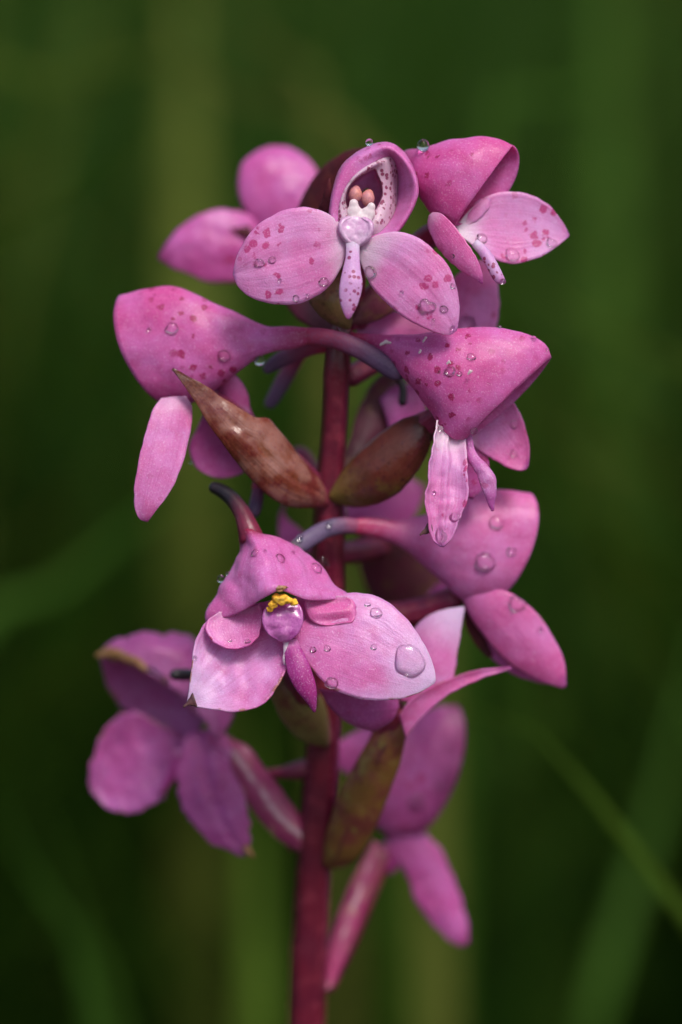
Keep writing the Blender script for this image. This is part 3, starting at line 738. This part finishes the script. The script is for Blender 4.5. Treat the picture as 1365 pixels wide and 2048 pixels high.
blob('lip_base', [(573, 1296, 8, 7, 20, 6), (571, 1318, 6, 6, 14, 5)], M['sepal_pale'], ff, voxel=1.5)
bract([(652, 1492, 312), (605, 1480, 280), (570, 1446, 250), (548, 1402, 225), (540, 1355, 210)], [(658, 1480, 312), (656, 1440, 280), (645, 1400, 250), (618, 1368, 230), (560, 1345, 210)], 'bract_olive', bulge=0.45)

# ---- G: the blurred bloom on the right, mid height
fg = flower([(662, 1235, 300, 26), (760, 1235, 300, 28), (850, 1220, 290, 28), (925, 1190, 265, 22)], 'soft-focus bloom with large drops on its pink hood')
hood('hood', [((672, 1046), (674, 1062), 8, 184), ((735, 1037), (741, 1072), 20, 205), ((800, 1040), (796, 1092), 36, 222), ((850, 1030), (838, 1122), 60, 234), ((900, 1006), (885, 1162), 84, 242),
              ((955, 984), (920, 1196), 94, 248), ((1015, 980), (962, 1204), 92, 250, (18, 0), (10, 0)), ((1060, 988), (990, 1200), 82, 252, (42, 0), (20, 0))], M['hood_plain'], fg, seed=41, amp=4)
tube('spur', [(760, 1058, 208, 12), (715, 1053, 194, 16), (680, 1052, 184, 18), (650, 1060, 170, 18), (620, 1077, 150, 18), (598, 1092, 138, 17), (580, 1101, 132, 12)], M['spur_short'], fg, flat=0.7)
petal('lateral_sepal', [(962, 1185, 205), (1012, 1182, 198), (1062, 1215, 198), (1101, 1265, 202), (1128, 1322, 206), (1133, 1372, 210)],
      [(925, 1196, 222), (946, 1240, 222), (982, 1290, 220), (1032, 1336, 215), (1086, 1364, 212), (1126, 1377, 210)], M['sepal_plain'], fg, bulge=0.25)
petal('lateral_sepal', [(935, 1220, 262), (948, 1262, 262), (975, 1306, 260), (1015, 1342, 256), (1070, 1364, 250), (1110, 1370, 246)],
      [(975, 1225, 250), (1010, 1262, 250), (1045, 1300, 248), (1080, 1335, 246), (1102, 1358, 245), (1115, 1370, 246)], M['sepal_dark'], fg, bulge=-0.2)
bract([(815, 1245, 296), (840, 1212, 286), (880, 1198, 276), (925, 1200, 266)], [(830, 1262, 296), (870, 1240, 286), (900, 1226, 276), (928, 1208, 266)], 'bract_ochre', bulge=0.4, nu=24, nv=16)
bract([(928, 1200, 262), (930, 1240, 262), (945, 1280, 258), (975, 1315, 255)], [(945, 1205, 262), (955, 1245, 262), (975, 1285, 258), (985, 1312, 255)], 'bract_dark', bulge=0.2, nu=24, nv=12)

# ---- H: the bloom half hidden behind F's right sepal
fh = flower([(660, 1735, 405, 28), (705, 1620, 370, 32), (750, 1520, 310, 30), (785, 1440, 240, 24), (800, 1400, 205, 16)], 'bloom half hidden below the pollen bloom, with a curled sepal')
petal('lateral_sepal', [(800, 1400, 190), (822, 1320, 185), (826, 1262, 190), (868, 1226, 200), (928, 1213, 206)],
      [(815, 1405, 190), (872, 1382, 185), (904, 1372, 186), (916, 1300, 194), (929, 1217, 206)], M['sepal_silver'], fh, bulge=0.15)
petal('lateral_sepal', [(798, 1432, 180), (826, 1396, 172), (875, 1368, 170), (945, 1343, 170), (1023, 1333, 172)],
      [(812, 1475, 188), (850, 1428, 176), (900, 1388, 172), (962, 1358, 170), (1024, 1338, 172)], M['sepal_plain'], fh, bulge=-0.3)
petal('hood', [(640, 1378, 150), (668, 1422, 158), (706, 1450, 165), (742, 1461, 170)], [(792, 1380, 150), (797, 1410, 158), (785, 1440, 165), (752, 1461, 170)], M['sepal_dark'], fh, bulge=0.35)
bract([(648, 1722, 384), (655, 1668, 355), (682, 1588, 315), (722, 1510, 275), (766, 1440, 245), (799, 1404, 230)],
      [(660, 1738, 384), (706, 1722, 355), (744, 1668, 318), (772, 1602, 285), (798, 1530, 255), (811, 1470, 236), (802, 1405, 230)], 'bract_ochre', bulge=0.45)

# ---- J: the blurred bloom at the lower left
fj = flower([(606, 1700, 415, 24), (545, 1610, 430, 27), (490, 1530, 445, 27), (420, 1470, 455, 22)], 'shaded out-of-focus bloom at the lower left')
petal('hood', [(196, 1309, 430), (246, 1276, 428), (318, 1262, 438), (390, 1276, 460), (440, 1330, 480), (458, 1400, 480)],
      [(196, 1314, 426), (268, 1326, 396), (342, 1368, 384), (396, 1428, 384), (424, 1468, 388), (434, 1480, 392)], M['hood_shaded'], fj, bulge=0.4, amp=9, size=55, edge=12)
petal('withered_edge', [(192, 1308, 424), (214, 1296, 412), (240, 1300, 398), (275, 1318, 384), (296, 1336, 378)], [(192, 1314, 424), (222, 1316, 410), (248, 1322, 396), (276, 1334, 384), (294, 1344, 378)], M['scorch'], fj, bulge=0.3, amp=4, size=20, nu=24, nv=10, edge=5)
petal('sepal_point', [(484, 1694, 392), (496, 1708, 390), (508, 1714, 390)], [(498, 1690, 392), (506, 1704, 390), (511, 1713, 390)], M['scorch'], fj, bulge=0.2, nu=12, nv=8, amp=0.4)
petal('hood_lining', [(199, 1314, 428), (268, 1330, 400), (340, 1372, 390), (392, 1434, 390)], [(202, 1322, 434), (226, 1392, 490), (285, 1452, 520), (372, 1500, 480)], M['hood_shaded'], fj, bulge=-0.7, amp=3)
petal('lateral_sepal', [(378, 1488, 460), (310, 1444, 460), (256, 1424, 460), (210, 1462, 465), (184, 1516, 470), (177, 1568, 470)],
      [(366, 1512, 460), (348, 1560, 452), (314, 1604, 450), (264, 1628, 455), (216, 1616, 465), (183, 1585, 470)], M['sepal_shaded'], fj, bulge=-0.15, amp=9, size=55, edge=12)
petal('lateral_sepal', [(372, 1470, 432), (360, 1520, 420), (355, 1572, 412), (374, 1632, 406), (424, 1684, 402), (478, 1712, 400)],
      [(424, 1456, 432), (452, 1490, 414), (480, 1550, 404), (495, 1610, 397), (501, 1668, 396), (494, 1712, 400)], M['sepal_shaded'], fj, bulge=0.1, fold=0.10, amp=9, size=55, edge=12)
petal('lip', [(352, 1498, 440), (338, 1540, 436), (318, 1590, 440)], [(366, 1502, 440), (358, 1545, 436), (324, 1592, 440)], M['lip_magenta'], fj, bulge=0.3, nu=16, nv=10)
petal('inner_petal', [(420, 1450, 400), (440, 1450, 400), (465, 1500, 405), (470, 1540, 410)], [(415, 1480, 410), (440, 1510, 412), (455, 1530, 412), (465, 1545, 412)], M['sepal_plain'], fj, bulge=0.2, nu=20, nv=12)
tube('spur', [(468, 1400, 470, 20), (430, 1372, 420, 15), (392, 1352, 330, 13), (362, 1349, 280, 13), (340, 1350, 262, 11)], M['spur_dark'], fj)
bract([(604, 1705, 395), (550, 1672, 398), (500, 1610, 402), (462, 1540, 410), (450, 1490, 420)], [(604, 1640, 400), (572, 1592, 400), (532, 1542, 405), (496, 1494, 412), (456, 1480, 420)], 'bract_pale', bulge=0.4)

# ---- K: the blurred bloom at the lower right
fk = flower([(640, 1985, 490, 26), (690, 1870, 540, 30), (728, 1780, 575, 30), (770, 1690, 600, 22)], 'out-of-focus bloom at the lower right with hanging sepal')
hood('hood', [((672, 1490), (664, 1530), 18, 470), ((715, 1462), (705, 1560), 36, 520), ((770, 1448), (735, 1622), 62, 570), ((830, 1430), (765, 1660), 84, 595), ((880, 1412), (800, 1668), 88, 600, (12, 0), (10, 0)),
              ((912, 1410), (838, 1668), 80, 600, (44, 0), (30, 0))], M['sepal_dark'], fk, seed=51, amp=4)
petal('lateral_sepal', [(772, 1668, 590), (800, 1730, 592), (840, 1810, 596), (880, 1864, 600), (922, 1894, 600)], [(845, 1655, 590), (888, 1712, 592), (916, 1780, 596), (935, 1840, 600), (937, 1886, 600)], M['sepal_dark'], fk, bulge=0.18, amp=7, size=55, edge=6)
petal('lip', [(750, 1690, 600), (752, 1725, 600), (775, 1748, 600)], [(795, 1680, 600), (808, 1715, 600), (785, 1748, 600)], M['lip_magenta'], fk, bulge=0.3, nu=16, nv=10)
bract([(648, 1985, 478), (662, 1880, 495), (700, 1770, 520), (748, 1680, 545)], [(664, 1975, 478), (700, 1895, 495), (734, 1800, 520), (756, 1690, 545)], 'bract_pale', bulge=0.4)

# ---- L: a bloom behind the stem at mid height, in the shade
fl = flower([(660, 1110, 275, 24), (730, 1100, 400, 24), (790, 1080, 500, 22), (820, 1060, 530, 18)], 'shaded bloom behind the stem at mid height')
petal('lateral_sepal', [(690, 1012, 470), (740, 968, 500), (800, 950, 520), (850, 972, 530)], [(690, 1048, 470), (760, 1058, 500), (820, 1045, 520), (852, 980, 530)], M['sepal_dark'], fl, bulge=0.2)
petal('hood', [(716, 1060, 440), (720, 1130, 480), (745, 1200, 510), (800, 1250, 520)], [(800, 1060, 440), (860, 1110, 480), (880, 1180, 510), (830, 1250, 520)], M['bract_maroon'], fl, bulge=0.3)  # the shadow inside this hood is put into the maroon colour
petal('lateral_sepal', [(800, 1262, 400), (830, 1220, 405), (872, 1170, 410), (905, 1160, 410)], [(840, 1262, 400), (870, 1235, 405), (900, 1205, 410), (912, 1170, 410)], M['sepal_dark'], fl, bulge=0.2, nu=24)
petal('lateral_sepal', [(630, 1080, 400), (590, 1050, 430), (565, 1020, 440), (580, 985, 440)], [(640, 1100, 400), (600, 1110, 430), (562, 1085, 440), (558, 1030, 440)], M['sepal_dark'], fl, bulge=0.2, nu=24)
tube('spur', [(650, 1010, 330, 22), (610, 920, 380, 20), (585, 905, 400, 12)], M['ovary'], fl)

# ---- N: the bloom behind the right side of the top
fn = flower([(690, 760, 205, 22), (760, 720, 260, 22), (840, 680, 300, 22), (910, 640, 300, 18)], 'pink bloom hidden behind the two top right flowers')
petal('lateral_sepal', [(880, 690, 230), (890, 620, 225), (905, 560, 225), (945, 528, 230), (965, 522, 232)], [(985, 690, 230), (997, 630, 225), (998, 590, 225), (990, 550, 230), (972, 522, 232)], M['sepal'], fn, bulge=0.15)
petal('hood', [(712, 660, 205), (735, 632, 205), (790, 622, 210), (850, 635, 215), (905, 660, 220)], [(718, 672, 205), (780, 700, 205), (830, 705, 210), (880, 700, 215), (908, 675, 220)], M['sepal'], fn, bulge=0.25)
petal('lateral_sepal', [(760, 800, 300), (790, 770, 320), (830, 770, 330), (850, 800, 335)], [(780, 880, 300), (810, 890, 320), (840, 870, 330), (852, 820, 335)], M['sepal_dark'], fn, bulge=0.2, nu=24)
tube('spur', [(740, 705, 250, 14), (790, 745, 230, 11), (806, 775, 225, 8), (805, 812, 225, 9)], M['spur_dark'], fn)
# two spurs of the hidden blooms hang below D's neck
tube('spur', [(668, 690, 185, 14), (620, 697, 195, 16), (575, 713, 205, 18), (545, 730, 212, 14), (527, 744, 216, 9)], M['spur'], fc, flat=0.6)
tube('spur', [(650, 690, 230, 12), (608, 705, 262, 13), (575, 750, 285, 17), (548, 795, 296, 15), (533, 816, 300, 10)], M['spur'], fn, flat=0.6)
# the grey spur behind D's bract, and the red one left of the lower stem
tube('spur', [(520, 1010, 175, 12), (512, 1030, 175, 14), (506, 1050, 160, 12), (512, 985, 185, 13), (520, 960, 195, 12)][3:] + [(512, 1010, 180, 14), (503, 1034, 172, 12)], M['spur'], fl, n=20)
tube('spur', [(650, 1532, 372, 26), (600, 1540, 400, 20), (565, 1546, 425, 13), (525, 1548, 440, 9)], M['ovary'], fk, n=24)

# ------------------------------------------------------------------ water drops
bvh = BVHTree.FromPolygons([tuple(v) for v in np.concatenate(SURF_V)], SURF_F)
def drop_mesh(h, seed, full):
    """unit drop: full = almost a ball, else a low dome; wobbly outline"""
    nu, nv = 14, 26
    V = []
    th0 = math.pi * (0.80 if full else 0.5)
    th = np.linspace(0, th0, nu)
    for i, a in enumerate(th):
        for j in range(nv):
            b = 2 * math.pi * j / nv
            w = 1 + 0.32 * noise.noise(Vector((math.cos(b) * 1.3, math.sin(b) * 1.3, seed))) * (0.15 if full else 1)
            if full:
                V.append((math.sin(a) * math.cos(b) * w, math.sin(a) * math.sin(b) * w, (math.cos(a) + 0.75) * h))
            else:
                V.append((math.sin(a) * math.cos(b) * w, math.sin(a) * math.sin(b) * w, math.cos(a) * h))
    z0 = V[-1][2]
    F = [tuple(reversed(f)) for f in grid_faces(nu, nv, True)]
    V.append((0, 0, (z0 - 0.06)))
    k = len(V) - 1
    F += [(k, (nu - 1) * nv + (j + 1) % nv, (nu - 1) * nv + j) for j in range(nv)]
    F = [f if len(set(f)) == len(f) else f for f in F]
    me = bpy.data.meshes.new('water_drop')
    me.from_pydata(V, [], F)
    import bmesh
    bm = bmesh.new(); bm.from_mesh(me)
    bmesh.ops.remove_doubles(bm, verts=bm.verts, dist=1e-4)
    bmesh.ops.recalc_face_normals(bm, faces=bm.faces)
    bm.to_mesh(me); bm.free()
    me.polygons.foreach_set('use_smooth', [True] * len(me.polygons))
    me.materials.append(M['water_bead'] if full else M['water'])
    return me
LOW = [drop_mesh(0.58, s, False) for s in (1.0, 5.0, 9.0)]
BALL = [drop_mesh(0.95, s, True) for s in (2.0, 7.0)]
rng = random.Random(4)

def drop(x, y, r, label, ball=False, stretch=1.0, group=None, up=False):
    """lay a drop on the first surface behind this point of the flower"""
    tgt = Vector(world_of(loc(x, y, 0)[None])[0])
    dirv = (tgt - CAM).normalized()
    hit = bvh.ray_cast(CAM, dirv)
    if hit[0] is None:
        best = None
        for d in (0, 40, 80, 120, 160, 220, 300, 400):
            p = Vector(world_of(loc(x, y, d)[None])[0])
            h = bvh.find_nearest(p)
            if best is None or h[3] < best[3]:
                best = h; q = p
        pos, nrm = best[0], (q - best[0]).normalized()
        if ball:
            pos = pos
    else:
        pos, nrm = hit[0], hit[1]
        if nrm.dot(dirv) > 0:
            nrm = -nrm
        if up:
            nrm = (nrm + Vector((0, 0, 1.5))).normalized()
    o = bpy.data.objects.new('water_drop', rng.choice(BALL if ball else LOW))
    COL.objects.link(o)
    o.rotation_mode = 'QUATERNION'
    o.rotation_quaternion = nrm.to_track_quat('Z', 'Y')
    o.location = pos + nrm * (2.0 * PX)
    r = r * 0.86
    o.scale = (r * PX * stretch, r * PX, r * PX * (1.0 if ball else max(0.42, min(1.1, 1.35 - r * 0.026))))
    o['label'] = label
    o['category'] = 'water drop'
    o['group'] = group or 'rain drops on the orchid'
    return o

for a in [
    (740, 287, 9.5, 'round clear bead balanced on top of the front hood', True),
    (846, 290, 15, 'clear bead on the upper edge of the spotted side-on hood', True),
    (1066, 680, 6, 'small bead near the tip of the right spotted hood', True),
    (936, 648, 20, 'large clear bead wedged below the tip of the front right sepal', True),
    (905, 655, 5, 'tiny bead on the upper rim of the right spotted hood', True),
    (441, 1157, 10, 'clear bead on the left slope of the hood above the pollen', True),
    (456, 1148, 4.5, 'tiny bead touching the larger one on the hood above the pollen', True),
    (416, 1211, 5.5, 'small bead low on the left edge of the hood above the pollen', True),
    (646, 1126, 15, 'round bead on the right slope of the hood above the pollen', True),
    (632, 1138, 14, 'flat drop leaning on the round bead above the pollen'),
    (600, 1079, 9, 'bead on the end of the short grey spur crossing the stem', True),
    (657, 1051, 8, 'bead on the middle of the short grey spur crossing the stem', True),
    (946, 857, 8.5, 'clear bead on the lower lobe of the right spotted hood', True),
    (345, 657, 15, 'glistening drop in the middle of the big left hood'),
    (448, 711, 13, 'drop beside the neck of the big left hood'),
    (545, 520, 9, 'upper of two drops on the left sepal of the front bloom'),
    (519, 526, 10, 'lower of two drops on the left sepal of the front bloom'),
    (648, 563, 10, 'drop on the inner lower rim of the front left sepal'),
    (592, 597, 8, 'drop at the bottom rim of the front left sepal'),
    (853, 613, 17, 'wide drop near the tip of the front right sepal'),
    (888, 618, 8, 'small drop beside the wide one on the front right sepal'),
    (906, 573, 6.5, 'bead on the outer rim of the front right sepal'),
    (742, 545, 15, 'drop on the inner rim of the front right sepal'),
    (963, 478, 13, 'drop at the base of the pale sepal of the side-on top bloom'),
    (1024, 511, 17, 'wide drop on the lower rim of the pale right sepal'),
    (1102, 487, 12, 'drop close to the purple tip of the pale right sepal'),
    (907, 512, 5, 'tiny drop on the dark narrow sepal of the side-on top bloom'),
    (1006, 563, 7, 'drop hanging from the tip of the side-on lip', True),
    (752, 1227, 13, 'drop on the upper part of the broad sepal right of the pollen'),
    (735, 1210, 6, 'tiny drop above another on the broad sepal right of the pollen'),
    (655, 1297, 8, 'right one of two small pink drops below the pollen'),
    (627, 1300, 7, 'left one of two small pink drops below the pollen'),
    (664, 1366, 14, 'bright drop on the lower rim of the broad sepal right of the pollen'),
    (748, 1295, 7, 'small drop in the silvery middle of the broad sepal'),
    (818, 1322, 38, 'big flat drop near the silvery tip of the broad sepal'),
    (970, 1124, 22, 'large pink drop in the middle of the soft-focus right hood'),
    (1022, 1104, 11, 'small drop right of the large one on the soft-focus right hood'),
    (992, 1046, 17, 'drop high on the soft-focus right hood'),
    (1033, 1209, 20, 'drop at the top of the soft-focus hanging right sepal'),
    (795, 1103, 10, 'bead under the red neck of the soft-focus right hood', True),
    (886, 1567, 16, 'bright drop on the rim of the lower right blurred hood'),
    (834, 1602, 17, 'dull drop in the middle of the lower right blurred hood'),
    (1029, 848, 10, 'upper drop on the small sepal behind the wrinkled one'),
    (1028, 908, 9, 'lower drop on the small sepal behind the wrinkled one'),
    (882, 1073, 18, 'grainy drop at the bottom of the wrinkled drooping sepal'),
    (876, 858, 7, 'bead at the top of the wrinkled drooping sepal', True),
    (912, 1035, 12, 'drop on the right fold of the wrinkled drooping sepal'),
    (496, 1284, 6, 'tiny drop on the small round petal left of the pollen'),
    (460, 1282, 4.5, 'pinhead drop on the small round petal left of the pollen'),
    (560, 1118, 13, 'low drop on the crown of the hood above the pollen'),
    (512, 1107, 10, 'low drop left of the crown line of the hood above the pollen'),
    (520, 722, 13, 'drop hanging under the red neck of the left hood', True),
    (902, 742, 12, 'drop among the spots of the right hood'),
    (920, 748, 6, 'tiny drop beside another among the spots of the right hood'),
    (943, 715, 9, 'drop high among the spots of the right hood'),
    (1000, 655, 4, 'pinhead bead on the crest of the right spotted hood', True),
    (1092, 700, 4, 'pinhead bead at the very tip of the right spotted hood', True),
    (880, 745, 4, 'pinhead bead left of the drops among the right hood spots', True),
    (560, 560, 4.5, 'pinhead bead in the middle of the front left sepal', True),
    (615, 590, 4, 'pinhead bead low on the front left sepal', True),
    (805, 585, 4.5, 'pinhead bead in the middle of the front right sepal', True),
    (868, 640, 4, 'pinhead bead below the wide drop on the front right sepal', True),
    (395, 1270, 4, 'pinhead bead on the outer edge of the silvery left sepal', True),
    (388, 1316, 5, 'small bead halfway down the edge of the silvery left sepal', True),
    (530, 1105, 4, 'pinhead bead near the crown line of the hood above the pollen', True),
    (585, 1108, 4.5, 'pinhead bead high on the right slope of the hood above the pollen', True),
    (300, 660, 5, 'small bead left of the glistening drop on the big left hood', True),
    (480, 660, 5, 'small bead on the upper edge of the left hood neck', True),
    (372, 930, 4, 'pinhead bead on the edge of the hanging left sepal', True),
    (868, 985, 4.5, 'pinhead bead on the left fold of the wrinkled drooping sepal', True),
    (1080, 1260, 6, 'small drop on the outer rim of the soft-focus hanging right sepal', True),
    (677, 657, 6, 'bead on the dark stem top below the front lip', True)]:
    drop(a[0], a[1], a[2], a[3], ball=len(a) > 4 and a[4], stretch=1.0 if len(a) > 4 else rng.uniform(1.0, 1.35))

# ------------------------------------------------------------------ grass
def blade_geo(rng, x, y, h, width, lean, az, droop, n=7):
    """tapered, folded, bending blade -> verts (rows of 3)"""
    V = []
    fx, fy = math.cos(az), math.sin(az)
    sx, sy = -fy, fx
    tw = rng.uniform(-0.6, 0.6)
    for i in range(n):
        t = i / (n - 1)
        out = lean * h * t + droop * h * t ** 2.6
        z = h * t * (1 - 0.35 * abs(droop) * t ** 2) - 0.01
        w = width * 0.5 * (1 - t ** 1.8) * (0.55 + 0.9 * min(t * 3, 1) * 0.5) + 0.0001
        c, s = math.cos(tw * t), math.sin(tw * t)
        ax, ay = sx * c + fx * s, sy * c + fy * s
        px, py = x + fx * out, y + fy * out
        V.append((px - ax * w, py - ay * w, z))
        V.append((px + fx * w * 0.35, py + fy * w * 0.35, z - w * 0.25))
        V.append((px + ax * w, py + ay * w, z))
    return V

def blade_faces(n, off=0):
    F = []
    for i in range(n - 1):
        a = off + i * 3
        F += [(a, a + 1, a + 4, a + 3), (a + 1, a + 2, a + 5, a + 4)]
    return F

def tone_mesh(name, V, F, tones, mat):
    me = bpy.data.meshes.new(name)
    me.from_pydata(V, [], F)
    at = me.attributes.new('tone', 'FLOAT', 'POINT')
    at.data.foreach_set('value', tones)
    me.polygons.foreach_set('use_smooth', [True] * len(F))
    me.materials.append(mat)
    return me

def meadow():
    rng = random.Random(11)
    V, F, T = [], [], []
    n = 7
    cnt = 0
    while cnt < 15000:
        y = 0.30 + 6.5 * rng.random() ** 1.9
        x = rng.uniform(-1, 1) * (0.55 + 0.45 * y)
        if y < 0.4 and abs(x) < 0.1 and rng.random() < 0.7:
            continue
        dens = noise.noise(Vector((x * 3.2, y * 2.2, 5.0)))
        if dens < -0.12 and rng.random() < 0.75:
            continue
        h = rng.uniform(0.16, 0.42) * (1 + 0.25 * dens)
        tone = min(1, max(0, 0.42 + 0.5 * noise.noise(Vector((x * 5, y * 4, 1.0))) + rng.gauss(0, 0.16)))
        if rng.random() < 0.05:
            tone = rng.uniform(0.85, 1.0)
        b = blade_geo(rng, x, y, h, rng.uniform(0.003, 0.008), rng.uniform(0, 0.35), rng.uniform(0, 2 * math.pi), rng.uniform(0, 0.6), n)
        F += blade_faces(n, len(V)); V += b; T += [tone] * len(b)
        cnt += 1
    # short turf round the foot of the orchid and beside the camera
    for k in range(5000):
        x, y = rng.uniform(-1.2, 1.2), rng.uniform(-1.2, 0.4)
        h = rng.uniform(0.03, 0.10)
        b = blade_geo(rng, x, y, h, rng.uniform(0.002, 0.005), rng.uniform(0, 0.6), rng.uniform(0, 2 * math.pi), rng.uniform(0, 0.6), n)
        F += blade_faces(n, len(V)); V += b; T += [rng.uniform(0.1, 0.7)] * len(b)
    o = bpy.data.objects.new('grass', tone_mesh('grass', V, F, T, M['grass']))
    COL.objects.link(o)
    o['kind'] = 'stuff'
    o['label'] = 'blurred green meadow grass filling the background'
    o['category'] = 'grass'
meadow()

def lone_blade(p0, p1, width, tone, label, sag=0.0):
    """single blade through two points given as (photo x, photo y, centimetres behind the plane of focus); its lower end runs on to the ground"""
    a = Vector(world_of(loc(p0[0], p0[1], p0[2] * 0.01 / PX)[None])[0])
    b = Vector(world_of(loc(p1[0], p1[1], p1[2] * 0.01 / PX)[None])[0])
    lo, hi = (a, b) if a.z < b.z else (b, a)
    dirv = (hi - lo)
    foot_ = Vector((lo.x - dirv.x * 0.25, lo.y, -0.01))
    pts = [foot_, foot_.lerp(lo, 0.55) + Vector((0, 0, 0.02)), lo, (lo + hi) / 2 + Vector((0, 0, sag)), hi, hi + dirv * 0.25 - Vector((0, 0, 0.15 * dirv.length))]
    C = catmull([np.array(p) for p in pts], 26)
    V, F = [], []
    n = len(C)
    for i in range(n):
        t = i / (n - 1)
        w = width * 0.5 * max(0.06, min(1, (1 - t) * 3.5)) * (0.6 + 0.4 * min(1, t * 3))
        tg = Vector(C[min(i + 1, n - 1)] - C[max(i - 1, 0)]).normalized()
        sd = tg.cross(Vector((0.25, 1, 0.35)).normalized()).normalized()
        nn = tg.cross(sd)
        c = Vector(C[i])
        V += [c - sd * w, c + nn * w * 0.3, c + sd * w]
    F = blade_faces(n)
    root = Vector(C[0])
    me = tone_mesh('grass_blade', [tuple(Vector(v) - root) for v in V], F, [tone] * len(V), M['blade'])
    o = bpy.data.objects.new('grass_blade', me)
    o.location = root
    COL.objects.link(o)
    o['label'] = label
    o['category'] = 'grass blade'
    o['group'] = 'single grass blades behind the orchid'

for a in [
    ((1800, 2380, 6), (1075, 1465, 6.5), 0.0044, 0.5, 'slim slanting blade right of the lowest hanging sepal'),
    ((1500, 880, 14), (960, 500, 15), 0.0050, 0.55, 'pale broad blade slanting past the right hooded flower'),
    ((820, 400, 16), (300, 90, 17), 0.0070, 0.8, 'yellowish blade slanting behind the top flowers'),
    ((-160, 235, 18), (330, 112, 19), 0.0080, 0.6, 'broad yellow-green blade lying nearly level beside the upright one'),
    ((385, 900, 34), (365, -80, 36), 0.0130, 0.75, 'tall upright yellowish blade left of the top flowers'),
    ((520, 2080, 22), (500, 1450, 24), 0.0070, 0.5, 'upright yellow-green blade left of the bare red stem'),
    ((1110, 2080, 38), (1100, 850, 40), 0.0100, 0.3, 'broad upright green blade behind the lower right flowers'),
    ((1230, 1100, 38), (1215, -100, 40), 0.0110, 0.2, 'broad upright green blade beside the top right flowers'),
    ((-120, 1370, 18), (360, 980, 19), 0.0060, 0.1, 'dull green blade slanting behind the left hood'),
    ((640, 260, 24), (400, -80, 25), 0.0060, 0.85, 'straw-coloured blade above the top flowers'),
    ((-60, 1500, 14), (180, 1990, 14.5), 0.0034, 0.05, 'thin dark green blade below the shaded left flower'),
    ((800, 1120, 28), (760, 300, 30), 0.0080, 0.3, 'green blade seen through the gap right of the stem'),
    ((1180, 2090, 22), (1420, 1250, 23), 0.0040, 0.1, 'dull blade leaning right of the lower right flowers'),
    ((230, 2090, 24), (60, 1600, 25), 0.0045, 0.15, 'dull blade leaning left of the lower left flower'),
    ((960, 330, 20), (1330, 60, 21), 0.0050, 0.15, 'dull blade slanting up beyond the spotted side-on hood')]:
    lone_blade(*a)

for o in bpy.data.objects:
    if '_w' in o:
        del o['_w']
